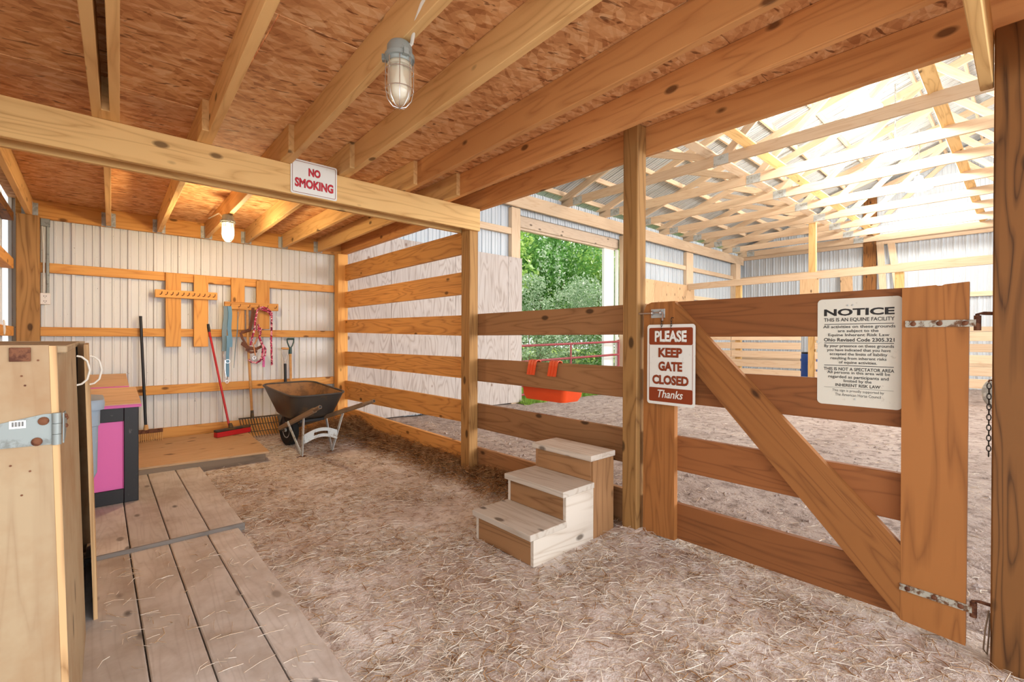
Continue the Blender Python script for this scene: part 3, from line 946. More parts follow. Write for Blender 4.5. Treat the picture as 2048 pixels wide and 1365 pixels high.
for yy in (1.512, 1.448):
    m = MB()
    for k in range(4):
        zc = 1.345 + 0.014 * k
        ex = (0, 1, 0) if k % 2 else (1, 0, 0)
        m.tube([Vector((sx - .003, yy, zc)) + Vector(ex) * 0.005 * math.cos(a) + Vector((0, 0, 0.010)) * math.sin(a) for a in [2 * PI * j / 10 for j in range(10)]], 0.0014, 5, closed=True)
    m.tube([(sx - .003, yy, 1.395), (sx + .004, yy, 1.404), (G0 + .002, yy, 1.402)], 0.002, 6)
    m.build('hook_chain', M_CHAIN, sg, True)

# notice sign
sx = 2.6655
yl, yr, zb, zt = 0.700, 0.3745, 0.958, 1.468
sg = root('notice_sign', (sx, (yl + yr) / 2, zb), 'large cream equine facility notice sign screwed on the gate boards', 'sign')
H = zt - zb; Wd = yl - yr; yc = (yl + yr) / 2
m = MB(); m.prism(rrect(yr, yl, zb, zt, 0.02, lambda a, b: (sx, a, b)), (1, 0, 0), 0.002); m.build('plate', M_SIGNG, sg)
LN = [('NOTICE', .128, .83, .066, .035), ('THIS IS AN EQUINE FACILITY', .200, .83, .040, .012), ('All activities on these grounds', .267, .85, .036, .012), ('are subject to the', .306, .48, .034, .012),
      ('Equine Inherent Risk Law', .344, .72, .034, .012), ('Ohio Revised Code 2305.321', .386, .83, .034, .02), ('By your presence on these grounds', .447, .82, .036, .010), ('you have indicated that you have', .485, .75, .034, .010),
      ('accepted the limits of liability', .523, .68, .034, .010), ('resulting from inherent risks', .562, .66, .034, .010), ('of equine activities.', .600, .45, .034, .010), ('THIS IS NOT A SPECTATOR AREA', .660, .83, .030, .014),
      ('All persons in this area will be', .696, .74, .034, .010), ('regarded as participants and', .737, .71, .036, .010), ('limited by the', .773, .33, .034, .010), ('INHERENT RISK LAW', .810, .53, .028, .014),
      ('This sign is proudly supported by', .864, .61, .030, 0.0), ('The American Horse Council', .899, .54, .026, 0.0)]
for s, fr, w, h, bd in LN:
    letter(s, (sx - .0006, yc, zt - H * fr), R_, U_, Wd * w, H * h, M_INK, sg, 'text_line', bd)
for fr, th in ((.239, .0028), (.417, .0028), (.627, .0028), (.836, .001)):
    box('rule_line', sx - .0008, sx - .0002, yc - Wd * .41, yc + Wd * .41, zt - H * fr - th / 2, zt - H * fr + th / 2, M_INK, sg, bev=0)
for yy, fr in ((yc + .02, .065), (yc + .04, .065), (yc + .01, .935)):
    m = MB(); m.lathe([(0.004, 0), (0.004, 0.002), (0.001, 0.003)], 10, Matrix.Translation((sx, yy, zt - H * fr)) @ Matrix.Rotation(-PI / 2, 4, 'Y')); m.build('screw', M_GALV, sg, True)

# no smoking sign
sy = 3.424
xl, xr, zb, zt = 1.022, 1.345, 2.282, 2.524
sg = root('no_smoking_sign', ((xl + xr) / 2, sy, zb), 'white metal no smoking sign with red letters on the beam', 'sign')
m = MB(); m.prism(rrect(xl, xr, zb, zt, 0.014, lambda a, b: (a, sy, b)), (0, 1, 0), 0.003); m.build('plate', M_SIGNW, sg)
for fn in (lambda a, b: (a, sy - .0008, b),):
    P = rrect(xl + .012, xr - .012, zb + .012, zt - .012, 0.010, fn)
    m = MB(); m.tube(P, 0.0016, 4, closed=True); m.build('border_line', M_BROWN, sg)
Wd, H, xc = xr - xl, zt - zb, (xl + xr) / 2
letter('NO', (xc, sy - .001, zt - H * .31), (1, 0, 0), U_, Wd * .26, H * .24, M_REDI, sg, bold=.055)
letter('SMOKING', (xc, sy - .001, zt - H * .665), (1, 0, 0), U_, Wd * .83, H * .27, M_REDI, sg, bold=.05)

# ---------------------------------------------------------------- caged lamps
def caged_lamp(x, y, z, lit, label, tilt=(0, 0)):
    t = root('caged_lamp', (x, y, z), label, 'lamp', 'caged ceiling lamps')
    M = Matrix.Translation((x, y, z)) @ Matrix.Rotation(tilt[0], 4, 'X') @ Matrix.Rotation(tilt[1], 4, 'Y')
    h = MB(); h.lathe([(0.012, 0), (0.042, -0.002), (0.050, -0.015), (0.052, -0.05), (0.060, -0.052), (0.060, -0.068), (0.052, -0.07), (0.048, -0.082), (0.02, -0.083)], 24)
    h.build('housing', M_HOUSING, t, True, M)
    for a in (0.4, 2.5, 4.6):
        b = MB(); b.box(0.048, 0.070, -0.010, 0.010, -0.074, -0.05)
        b.build('lug', M_HOUSING, t, False, M @ Matrix.Rotation(a, 4, 'Z'))
    g = MB(); g.lathe([(0.046, -0.083), (0.049, -0.09), (0.046, -0.097), (0.049, -0.104), (0.047, -0.112), (0.049, -0.15), (0.048, -0.19), (0.040, -0.222), (0.022, -0.243), (0.004, -0.248)], 28)
    g.build('glass_globe', M_GLOBE, t, True, M)
    b = MB(); b.lathe([(0.012, -0.083), (0.015, -0.12), (0.028, -0.16), (0.032, -0.185), (0.026, -0.207), (0.012, -0.219), (0.002, -0.221)], 20)
    b.build('bulb', M_BULBL if lit else M_BULB, t, True, M)
    c = MB()
    for k in range(4):
        a = PI * k / 4 + 0.3
        pr = [(0.056, -0.07), (0.056, -0.14), (0.056, -0.19), (0.047, -0.23), (0.026, -0.256), (0.0, -0.263)]
        pts = [(r * math.cos(a), r * math.sin(a), zz) for r, zz in pr] + [(-r * math.cos(a), -r * math.sin(a), zz) for r, zz in pr[-2::-1]]
        c.tube(pts, 0.0018, 6)
    for zz in (-0.115, -0.19):
        c.tube([(0.056 * math.cos(a), 0.056 * math.sin(a), zz) for a in [2 * PI * j / 24 for j in range(24)]], 0.0018, 6, closed=True)
    c.build('wire_cage', M_CHROME, t, True, M)
    return t
l1 = caged_lamp(0.932, 1.722, 2.472, False, 'unlit caged lamp hanging in the foreground near the top', (0.0, 0.0))
m = MB()
m.tube([(0.952, 1.70, 2.445), (0.966, 1.685, 2.47), (0.935, 1.60, 2.50), (0.925, 1.54, 2.53), (0.918, 1.46, 2.555), (0.912, 1.36, 2.58), (0.905, 1.2, 2.62), (0.89, 0.8, 2.63)], 0.0075, 8)
m.build('cable', M_WIRE, l1, True)
l2 = caged_lamp(0.993, 5.264, 2.479, True, 'glowing caged lamp under the far joists near the back wall')
m = MB(); m.tube([(0.99, 5.28, 2.476), (0.97, 5.4, 2.485), (0.975, 5.6, 2.56), (0.98, 6.2, 2.62)], 0.006, 8); m.build('cable', M_WIRE, l2, True)
lamp_obj('caged_lamp_light', 'POINT', (0.993, 5.264, 2.20), 44, (1.0, 0.76, 0.42), radius=0.05)

# ---------------------------------------------------------------- wooden steps
t = root('wooden_steps', (2.18, 2.09, 0), 'dusty three tread wooden mounting steps beside the fence', 'steps')
FX = [1.79, 2.06, 2.32]; TZ = [0.187, 0.367, 0.537]; YA, YC = 1.835, 2.352; XE = 2.575
for i in range(3):
    x1 = FX[i + 1] + 0.035 if i < 2 else XE
    box('tread', FX[i], x1 - 0.001, YA - 0.006, YC + 0.006, TZ[i] - 0.036, TZ[i], M_STEP, t, 'y')
    box('riser', FX[i] + 0.03, FX[i] + 0.052, YA + .022, YC - .022, (TZ[i - 1] if i else 0.0), TZ[i] - 0.037, M_STEPF, t, 'y')
for ya in (YA, YC - 0.022):
    poly = [(FX[0] + .03, ya, 0), (2.35, ya, 0), (2.35, ya, TZ[1] - .037), (FX[1] + .03, ya, TZ[1] - .037), (FX[1] + .03, ya, TZ[0] - .037), (FX[0] + .03, ya, TZ[0] - .037)]
    prism_dir('side_panel', poly, (0, 1, 0), 0.022, (1, 0, 0), M_STEP, t)
    box('side_board', 2.351, XE - .01, ya, ya + .022, 0, TZ[2] - .037, M_STEPF, t, 'z')

# ---------------------------------------------------------------- orange feeder hooked over the rail
t = root('fence_feeder', (2.86, 2.68, 0.76), 'orange plastic trough feeder hooked over the middle fence board', 'feeder')
m = MB()
def ring(y0, y1, x0, x1, z, r=0.04, n=4):
    return [Vector(p) for p in rrect(y0, y1, x0, x1, r, lambda a, b: (b, a, z), n)]
loops = [ring(2.42, 2.96, 2.752, 3.02, 1.0), ring(2.45, 2.93, 2.758, 3.0, 0.80), ring(2.47, 2.91, 2.77, 2.98, 0.762), ring(2.50, 2.88, 2.80, 2.95, 0.757), ring(2.475, 2.905, 2.77, 2.985, 0.79), ring(2.435, 2.945, 2.762, 3.005, 1.0)]
nn = len(loops[0])
vs = [p for L in loops for p in L]
fs = [(i * nn + k, i * nn + (k + 1) % nn, (i + 1) * nn + (k + 1) % nn, (i + 1) * nn + k) for i in range(len(loops) - 1) for k in range(nn)]
fs += [((len(loops) - 1) * nn + k, (len(loops) - 1) * nn + (k + 1) % nn, (k + 1) % nn, k) for k in range(nn)]
fs.append(tuple(range(3 * nn, 4 * nn)))
m.add(vs, fs); m.build('trough', M_ORANGE, t, True)
for y in (2.735, 2.50):
    m = MB()
    pts = [(2.756, y, 0.985), (2.752, y, 1.07), (2.745, y, 1.092), (2.72, y, 1.10), (2.698, y, 1.092), (2.690, y - .0, 1.06), (2.680, y + .008, 0.978)]
    for k, off in enumerate((-0.032, 0, 0.032)):
        m.ribbon([(p[0], p[1] + off, p[2]) for p in pts], 0.026, (0, 1, 0), 0.006)
    m.ribbon([(p[0] + .003, p[1], p[2] - .002) for p in pts], 0.085, (0, 1, 0), 0.004)
    m.build('hook', M_ORANGE, t)

# ---------------------------------------------------------------- chain on the dark post
t = root('chain', (2.62, 0.104, 0.80), 'dark steel chain hanging down behind the dark post', 'chain')
for k in range(14):
    zc = 1.09 - 0.0205 * k
    ex = Vector((1, 0, 0)) if k % 2 else Vector((0, 1, 0))
    m = MB()
    m.tube([Vector((2.625, 0.104, zc)) + ex * 0.006 * math.cos(a) + Vector((0, 0, 0.0125)) * math.sin(a) for a in [2 * PI * j / 10 for j in range(10)]], 0.002, 5, closed=True)
    m.build('link', M_CHAIN, t, True)
m = MB(); m.tube([(2.625, 0.094, 1.112), (2.625, 0.103, 1.114), (2.625, 0.106, 1.105)], 0.003, 6); m.build('hook', M_RUST, t)
m = MB(); m.tube([(2.64, 0.10, 0.20), (2.63, 0.11, 0.12), (2.635, 0.115, 0.04), (2.645, 0.105, 0.02), (2.64, 0.10, 0.10), (2.64, 0.097, 0.19)], 0.003, 6)
tag(m.build('twine', M_OLDH, None, True), 'loose baling twine hanging from the lower hinge pin by the dark post', 'twine')

# ---------------------------------------------------------------- walkway planks and platform
t = root('plank_walkway', (0.36, 2.5, 0), 'grey weathered plank walkway in the foreground', 'walkway')
xs = [-0.03, 0.163, 0.346, 0.542, 0.716]
for i in range(4):
    board('plank', ((xs[i] + xs[i + 1]) / 2 - .008, 1.60 + 0.02 * (i % 2), 0.012), ((xs[i] + xs[i + 1]) / 2, 3.462, 0.012), xs[i + 1] - xs[i] - 0.006, 0.036, (0, 0, 1), M_PLANK, t, 0.004)
t = root('plank_walkway', (0.36, 4.4, 0), 'grey plank walkway beside the pink bin, one step higher', 'walkway')
xs = [-0.03, 0.165, 0.352, 0.556, 0.748]
for i in range(4):
    board('plank', ((xs[i] + xs[i + 1]) / 2, 3.478, 0.033), ((xs[i] + xs[i + 1]) / 2 + .02, 5.55, 0.033), xs[i + 1] - xs[i] - 0.006, 0.036, (0, 0, 1), M_PLANK, t, 0.004)
box('front_edge_strip', -0.03, 0.752, 3.462, 3.477, 0.004, 0.052, M_EDGE, t)  # dark grey strip along the front edge of the higher planks
t = root('platform', (0.9, 5.9, 0), 'low plywood topped platform along the back wall', 'platform')
pz = 0.113
prism_dir('plywood_top', [(0.10, 5.30, pz - .018), (1.35, 5.204, pz - .018), (1.445, 6.69, pz - .018), (0.12, 6.69, pz - .018)], (0, 0, 1), 0.018, (1, 0, 0), M_PLYO, t)
for y in (5.27, 5.9, 6.6):
    box('runner', 0.14, 1.33, y, y + 0.04, 0.0, pz - .019, M_OLDH, t)
box('end_runner', 1.31, 1.345, 5.32, 6.6, 0.0, pz - .019, M_OLDH, t)

# ---------------------------------------------------------------- plywood cabinet at the left
CH = 1.25
def lean(z):
    return 0.032 * (1 - z / CH)
t = root('plywood_cabinet', (-0.3, 2.7, 0), 'tall plywood cabinet at the left edge with a steel strap hinge', 'cabinet')
def slab(name, a, b, z0, z1, th, mat, grain=(0, 0, 1), label=None):
    """upright sheet over the floor line a-b, leaning with the cabinet"""
    a, b = Vector((*a, 0)), Vector((*b, 0))
    d = (b - a).normalized(); n = Vector((d.y, -d.x, 0))
    vs = []
    for p in (a, b):
        for z in (z0, z1):
            for k in (0, 1):
                q = p - n * th * k
                vs.append((q.x + lean(z), q.y, z))
    # index: p*4 + z*2 + k
    fs = [(0, 2, 6, 4), (1, 5, 7, 3), (0, 4, 5, 1), (2, 3, 7, 6), (0, 1, 3, 2), (4, 6, 7, 5)]
    m = MB(); m.add(vs, fs)
    c = sum((Vector(v) for v in vs), Vector()) / 8
    g = Vector(grain); yv = Vector((0, 0, 1)) if abs(g.z) < .5 else d
    M = Matrix((g, yv, g.cross(yv))).transposed().to_4x4(); M.translation = c
    m.v = [tuple(M.inverted() @ Vector(p)) for p in m.v]
    o = m.build(name, mat, t, M=M)
    if label:
        o['label'] = label
    return o
slab('front_panel', (-0.56, 1.75), (-0.085, 1.75), 0.0, CH, 0.02, M_CAB)
slab('corner_strip', (-0.0845, 1.748), (-0.0705, 1.753), 0.0, CH - .002, 0.03, M_CABE)
d1 = slab('door', (-0.070, 1.757), (-0.050, 2.64), 0.004, CH - .004, 0.019, M_CAB, label='plywood door standing slightly ajar')
d2 = slab('door', (-0.012, 2.742), (-0.012, 3.70), 0.004, CH - .010, 0.014, M_CABE)
slab('back_panel', (-0.56, 3.73), (-0.03, 3.73), 0.0, CH, 0.02, M_CAB)
box('top_panel', -0.56, -0.05, 1.772, 3.70, CH - .022, CH - .002, M_CAB, t)
box('side_panel', -0.555, -0.54, 1.772, 3.70, 0, CH - .03, M_BLACK, t)  # black colour stands in for the shade inside the cabinet
box('dark_interior', -0.535, -0.06, 3.60, 3.70, 0, CH - .03, M_BLACK, t)  # black block added for the dark seen between the doors
# strap hinge across the corner
zc = 1.025
pts = [(-0.36 + lean(zc), 1.7465, zc - .012), (-0.36 + lean(zc), 1.7465, zc - .036), (-0.084 + lean(zc), 1.7465, zc - .040), (-0.084 + lean(zc), 1.7465, zc + .042), (-0.10 + lean(zc), 1.7465, zc + .042)]
m = MB(); m.prism(pts, (0, 1, 0), 0.003); hg = m.build('strap_hinge', M_HGREY, t, label='galvanised steel strap hinge')
xb = -0.0755 + lean(zc)
for k in range(3):
    z0 = zc - .041 + k * 0.0285
    m = MB(); m.lathe([(0.0095, z0), (0.0095, z0 + 0.0275)], 16, Matrix.Translation((xb, 1.744, 0))); m.build('knuckle', M_HGREY, hg, True)
for x, z in ((-0.1005, 1.049), (-0.113, 0.996)):
    m = MB(); m.lathe([(0.011, 0), (0.011, 0.003), (0.006, 0.007), (0.001, 0.008)], 14, Matrix.Translation((x + lean(zc), 1.7465, z)) @ Matrix.Rotation(PI / 2, 4, 'X')); m.build('screw', M_RUST, hg, True)
pts = [(-0.0645 + lean(zc), 1.757, zc - .041), (-0.0645 + lean(zc), 1.757, zc + .041), (-0.0625 + lean(zc), 1.81, zc + .040), (-0.061 + lean(zc), 1.85, zc + .012), (-0.0625 + lean(zc), 1.80, zc - .03)]
m = MB(); m.prism(pts, (1, 0, 0), 0.003); m.build('door_leaf', M_HGREY, hg)
for y, z in ((1.78, zc + .03), (1.80, zc - .0), (1.83, zc + .018)):
    m = MB(); m.lathe([(0.006, 0), (0.005, 0.004), (0.001, 0.006)], 10, Matrix.Translation((-0.060 + lean(zc), y, z)) @ Matrix.Rotation(PI / 2, 4, 'Y')); m.build('screw', M_RUST, hg, True)
st = box('sticker', -0.163 + lean(zc), -0.133 + lean(zc), 1.7455, 1.7462, 1.035, 1.055, M_WHITE, hg, bev=0, label='white barcode sticker')
for k in range(11):
    w = 0.0008 + 0.0008 * ((k * 7) % 3 == 0)
    xx = -0.158 + lean(zc) + k * 0.002
    box('bar', xx, xx + w, 1.7451, 1.7454, 1.040, 1.052, M_INK, st, bev=0)
box('metal_plate', -0.157, -0.118, 1.744, 1.749, 1.208, 1.244, M_RUST, t, bev=0.001, label='small brown metal plate')
for xx, z in ((-0.135, 1.17), (-0.129, 1.145), (-0.155, 0.94), (-0.135, 0.86), (-0.12, 0.92), (-0.105, 1.21)):
    m = MB(); m.lathe([(0.0025, 0), (0.0025, 0.001)], 8, Matrix.Translation((xx, 1.7495, z)) @ Matrix.Rotation(PI / 2, 4, 'X')); m.build('nail_head', M_RUST, t)
for (x0, y0), z0, z1, dr in (((-0.049, 2.62), 1.075, 1.195, d1), ((-0.010, 2.765), 1.065, 1.19, d2)):
    xo = x0 + lean(1.13)
    pts = [(xo, y0, z1), (xo + .015, y0, z1 - .004), (xo + .032, y0, z1 - .022), (xo + .040, y0, (z0 + z1) / 2), (xo + .032, y0, z0 + .022), (xo + .015, y0, z0 + .004), (xo, y0, z0)]
    m = MB(); m.tube(pts, 0.004, 8); m.build('handle', M_WIRE, dr, True, label='white wire pull handle')
# blue-grey bin standing on a crate behind the cabinet
t = root('storage_tub', (-0.12, 4.02, 0.36), 'blue grey plastic tub wedged between the cabinet and the pink bin', 'tub')
def tub_loop(hx, hy, z, r):
    return [Vector(p) for p in rrect(-0.12 - hx, -0.12 + hx, 4.02 - hy, 4.02 + hy, r, lambda a, b: (a, b, z), 5)]
L = [tub_loop(0.10, 0.12, 0.362, .05), tub_loop(0.125, 0.15, 0.378, .05), tub_loop(0.145, 0.17, 0.43, .05), tub_loop(0.150, 0.175, 0.72, .05), tub_loop(0.158, 0.182, 0.725, .05), tub_loop(0.16, 0.185, 0.84, .05)]
nn = len(L[0]); m = MB()
m.add([p for q in L for p in q], [(i * nn + k, i * nn + (k + 1) % nn, (i + 1) * nn + (k + 1) % nn, (i + 1) * nn + k) for i in range(len(L) - 1) for k in range(nn)] + [tuple(range(nn))])
m.build('body', M_TUB, t, True)
L = [tub_loop(0.178, 0.205, 0.825, .06), tub_loop(0.182, 0.208, 0.865, .06), tub_loop(0.176, 0.20, 0.885, .06), tub_loop(0.13, 0.15, 0.895, .05)]
m = MB()
m.add([p for q in L for p in q], [(i * nn + k, i * nn + (k + 1) % nn, (i + 1) * nn + (k + 1) % nn, (i + 1) * nn + k) for i in range(len(L) - 1) for k in range(nn)] + [tuple(range(nn)), tuple(range(3 * nn, 4 * nn))])
m.build('lid', M_TUB, t, True)
t = root('wooden_crate', (-0.14, 4.02, 0.05), 'wooden crate under the blue grey tub', 'crate')
for y in (3.90, 4.12):
    for z in (0.06, 0.15, 0.24):
        box('slat', -0.27, -0.02, y, y + .015, z, z + .07, M_OLDH, t)
for x in (-0.27, -0.04):
    box('end_board', x, x + .02, 3.917, 4.118, 0.053, 0.345, M_OLDH, t)
box('top_board', -0.28, -0.01, 3.89, 4.15, 0.346, 0.36, M_OLDH, t)

# ---------------------------------------------------------------- pink and black feed bins
def feed_bin(x0, x1, y0, y1, zf, zk, label):
    t = root('feed_bin', ((x0 + x1) / 2, (y0 + y1) / 2, 0.05), label, 'feed bin', 'pink and black feed bins')
    zb = 0.052
    # carcass with sloping sides
    for x in (x0, x1 - 0.02):
        m = MB(); m.prism([(x, y0, zb), (x, y1, zb), (x, y1, zk - .02), (x, y0, zf - .02)], (1, 0, 0), 0.02); m.build('side', M_BLKP, t)
    box('back', x0 + .021, x1 - .021, y1 - .02, y1, zb, zk - .03, M_BLKP, t)
    # front: black frame round a recessed pink panel
    fwid = 0.085
    box('front_stile', x0 + .001, x0 + fwid, y0 - .012, y0 - .001, zb + .001, zf - .022, M_BLKP, t, 'z')
    box('front_stile', x1 - fwid, x1 - .001, y0 - .012, y0 - .001, zb + .001, zf - .022, M_BLKP, t, 'z')
    box('front_rail', x0 + fwid + .001, x1 - fwid - .001, y0 - .012, y0 - .001, zf - .13, zf - .022, M_BLKP, t, 'x')
    box('front_rail', x0 + fwid + .001, x1 - fwid - .001, y0 - .012, y0 - .001, zb + .001, zb + .105, M_BLKP, t, 'x')
    box('pink_panel', x0 + .022, x1 - .022, y0 + .01, y0 + .02, zb, zf - .03, M_PINK, t)
    box('reveal', x1 - fwid - .005, x1 - fwid, y0, y0 + .009, zb + .105, zf - .13, M_PINK, t)
    # sloping lid, board top with a pink painted edge
    ya, yb = y0 - .045, y1 + .01
    s = (zk - zf) / (y1 - y0)
    za, zb2 = zf + s * (ya - y0), zf + s * (yb - y0)
    prism_dir('lid', [(x0 - .02, ya, za), (x1 + .012, ya, za), (x1 + .012, yb, zb2), (x0 - .02, yb, zb2)], Vector((0, -s, 1)).normalized(), 0.006, (1, 0, 0), M_LID, t)
    m = MB(); m.prism([(x0 - .022, ya - .002, za - .022), (x1 + .014, ya - .002, za - .022), (x1 + .014, yb, zb2 - .022), (x0 - .022, yb, zb2 - .022)], Vector((0, -s, 1)).normalized(), 0.021); m.build('lid_edge', M_PINKE, t)
feed_bin(-0.32, 0.262, 4.48, 5.03, 0.785, 0.852, 'black feed bin with a pink front panel and board lid')
feed_bin(-0.36, 0.268, 6.16, 6.66, 0.79, 0.87, 'second pink edged bin by the back wall, only its lid showing')

# ---------------------------------------------------------------- wheelbarrow
FWD = Vector((-0.122, 0.9925, 0)); RGT = Vector((0.9925, 0.122, 0)); WO = Vector((1.735, 5.86, 0))
def wb(f, r, z):
    return WO + FWD * f + RGT * r + Vector((0, 0, z))
t = root('wheelbarrow', WO, 'black tray wheelbarrow with wooden handles and white legs', 'wheelbarrow')
def tray_loop(f0, f1, wr, wf, zr, zf, rad, n=6):
    """f0 rear .. f1 front; half widths"""
    P = []
    cor = [(f1, wf), (f1, -wf), (f0, -wr), (f0, wr)]
    for i, (f, r) in enumerate(cor):
        sf = -1 if f == f1 else 1; sr = -1 if r > 0 else 1
        c = (f + sf * rad, r + sr * rad)
        a0 = {0: 0.5 * PI, 1: 0, 2: -0.5 * PI, 3: -PI}[i]
        for k in range(n + 1):
            a = a0 - k / n * PI / 2
            ff = c[0] + rad * math.cos(a); rr = c[1] + rad * math.sin(a)
            zz = zr + (zf - zr) * (ff - f0) / (f1 - f0)
            P.append(wb(ff, rr, zz))
    return P
CR = 0.05
def shift(L):
    return [p + RGT * CR for p in L]
L = [shift(tray_loop(-0.72, 0.20, .325, .325, .655, .735, .14)), shift(tray_loop(-0.70, 0.18, .312, .312, .652, .732, .14)), shift(tray_loop(-0.66, 0.12, .29, .28, .58, .62, .13)),
     shift(tray_loop(-0.58, 0.00, .24, .23, .42, .43, .12)), shift(tray_loop(-0.52, -0.06, .20, .19, .375, .385, .11))]
nn = len(L[0])
def loft(L, cap):
    m = MB()
    m.add([p for q in L for p in q], [(i * nn + k, i * nn + (k + 1) % nn, (i + 1) * nn + (k + 1) % nn, (i + 1) * nn + k) for i in range(len(L) - 1) for k in range(nn)] + ([tuple(range((len(L) - 1) * nn, len(L) * nn))] if cap else []))
    return m
loft(L[1:], True).build('tray', M_TRAY, t, True)
up_ = Vector((0, 0, 0.006))
LI = [[p + up_ for p in L[1]]] + [[p * 0.985 + (sum(q, Vector()) / nn) * 0.015 + up_ * 1.4 for p in q] for q in L[2:]]
loft(LI, True).build('tray_lining', M_TRAYIN, t, True, label='dusty brown inside of the tray')
m = MB(); m.tube(L[1], 0.011, 8, closed=True); m.build('rim', M_TRAY, t, True)
for s in (-1, 1):
    rr = 0.292 * s + CR - 0.035
    a, b = wb(-1.31, rr * 1.0, 0.615), wb(0.02, 0.10 * s, 0.215)
    d = (b - a).normalized(); n = Vector((0, 0, 1))
    c = a + d * 0.16
    h = board('handle', c, b, 0.04, 0.045, n, M_OLDH, t, 0.004)
    m = MB(); m.tube([a, a + d * .01, a + d * .03, c], [0.017, 0.02, 0.019, 0.021], 10); m.build('grip', M_OLDH, h, True)
    m = MB(); m.tube([a - d * .003, a + d * .002], 0.012, 10); m.build('grip_end', M_BLACK, h, True)
    # leg: pair of painted straps meeting in a foot
    fx = 0.168 * s + 0.02
    foot = wb(-0.655, fx, 0.012)
    for ff, top in ((-0.80, 0.445), (-0.42, 0.36)):
        tp = wb(ff, (0.20 + 0.02) * s + 0.02, top)
        board('leg', tp, foot, 0.035, 0.008, RGT, M_LEGM, t, 0.001)
    m = MB(); m.box(-0.05, 0.05, -0.022, 0.022, 0.0, 0.012); m.build('foot', M_RUST, t, M=Matrix.Translation(wb(-0.655, fx, 0.0)))
# curved cross brace with a slot between the legs
N = 14
outer = []
for e in (0, 1):
    for k in range(N + 1):
        u = k / N
        r = -0.185 + 0.02 + 0.37 * u
        z = (0.255 if e == 0 else 0.155) + 0.05 * math.sin(PI * u)
        outer.append((r, z))
m = MB(); vs = []
for th in (0, 0.006):
    for r, z in outer:
        vs.append(wb(-0.742 + th, r, z))
K = N + 1; T2 = 2 * K; fs = []
for k in range(N):
    slot = 4 <= k <= 9
    for o in (0, T2):
        if not slot:
            fs.append((o + k, o + k + 1, o + K + k + 1, o + K + k))
    fs.append((k, k + 1, T2 + k + 1, T2 + k)); fs.append((K + k, K + k + 1, T2 + K + k + 1, T2 + K + k))
m.add(vs, fs)
# strips above and below the slot
for (a0, a1) in ((0.0, 0.36), (0.66, 1.0)):
    q = []
    for k in range(4, 11):
        for e in (a0, a1):
            r, zt_ = outer[k]; z = outer[k][1] * (1 - e) + outer[K + k][1] * e
            q.append((r, z))
    base = [wb(-0.742, r, z) for r, z in q] + [wb(-0.736, r, z) for r, z in q]
    n2 = len(q); f2 = []
    for k in range(6):
        i = 2 * k
        f2 += [(i, i + 2, i + 3, i + 1), (n2 + i, n2 + i + 1, n2 + i + 3, n2 + i + 2), (i, n2 + i, n2 + i + 2, i + 2), (i + 1, i + 3, n2 + i + 3, n2 + i + 1)]
    m.add(base, f2)
m.build('leg_brace', M_LEGM, t, label='white curved cross brace with a slot')
# wheel
Mw = Matrix.Translation(wb(0, 0.0, 0.19)) @ Matrix((RGT, FWD, Vector((0, 0, 1)))).transposed().to_4x4() @ Matrix.Rotation(PI / 2, 4, 'Y')
w = MB(); w.lathe([(0.10, -0.035), (0.16, -0.045), (0.185, -0.03), (0.19, 0), (0.185, 0.03), (0.16, 0.045), (0.10, 0.035)], 28); wo = w.build('wheel', M_RUBBER, t, True, Mw)
w = MB(); w.lathe([(0.02, -0.05), (0.02, -0.03), (0.095, -0.036), (0.095, 0.036), (0.02, 0.03), (0.02, 0.05)], 20); w.build('hub', M_LEGM, wo, True, Mw)
m = MB(); m.tube([wb(0.0, -0.11, 0.19), wb(0.0, 0.11, 0.19)], 0.008); m.build('axle', M_DARKM, t)
for s in (-1, 1):
    board('tray_support', wb(-0.12, 0.11 * s, 0.27), wb(-0.10, 0.13 * s + .02, 0.42), 0.05, 0.012, RGT, M_BLACK, t)
board('tray_support', wb(-0.50, -0.12, 0.36), wb(-0.50, 0.16, 0.36), 0.07, 0.03, (0, 0, 1), M_BLACK, t)

# ---------------------------------------------------------------- racks on the back wall
def rack(ups, bar, npeg, label, peg=True):
    t = root('hook_rack', ((bar[0] + bar[1]) / 2, 6.66, bar[2]), label, 'rack', 'hook racks on the back wall')
    for x0, x1, z0, z1 in ups:
        box('upright_board', x0, x1, 6.684, YB - .001, z0, z1, M_GIRT, t, 'z')
    b = box('peg_bar', bar[0], bar[1], 6.645, 6.683, bar[2], bar[3], M_GIRT, t)
    for k in range(npeg):
        x = bar[0] + 0.045 + (bar[1] - bar[0] - .09) * k / (npeg - 1)
        zc = (bar[2] + bar[3]) / 2
        m = MB(); m.tube([(x, 6.644, zc - .012), (x, 6.625, zc - .014), (x + .012, 6.610, zc - .006), (x + .016, 6.606, zc + .02)], 0.004, 6); m.build('hook', M_RUST, b, True)
    return t
rack([(0.636, 0.782, 1.168, 2.028), (0.908, 1.054, 1.166, 2.026)], (0.535, 1.142, 1.736, 1.826), 11, 'empty wooden hook rack with a row of small hooks, on the left')
rack([(1.297, 1.447, 1.375, 2.022), (1.583, 1.737, 1.39, 2.012)], (1.219, 1.833, 1.630, 1.724), 6, 'wooden hook rack hung with halters and ropes, on the right')

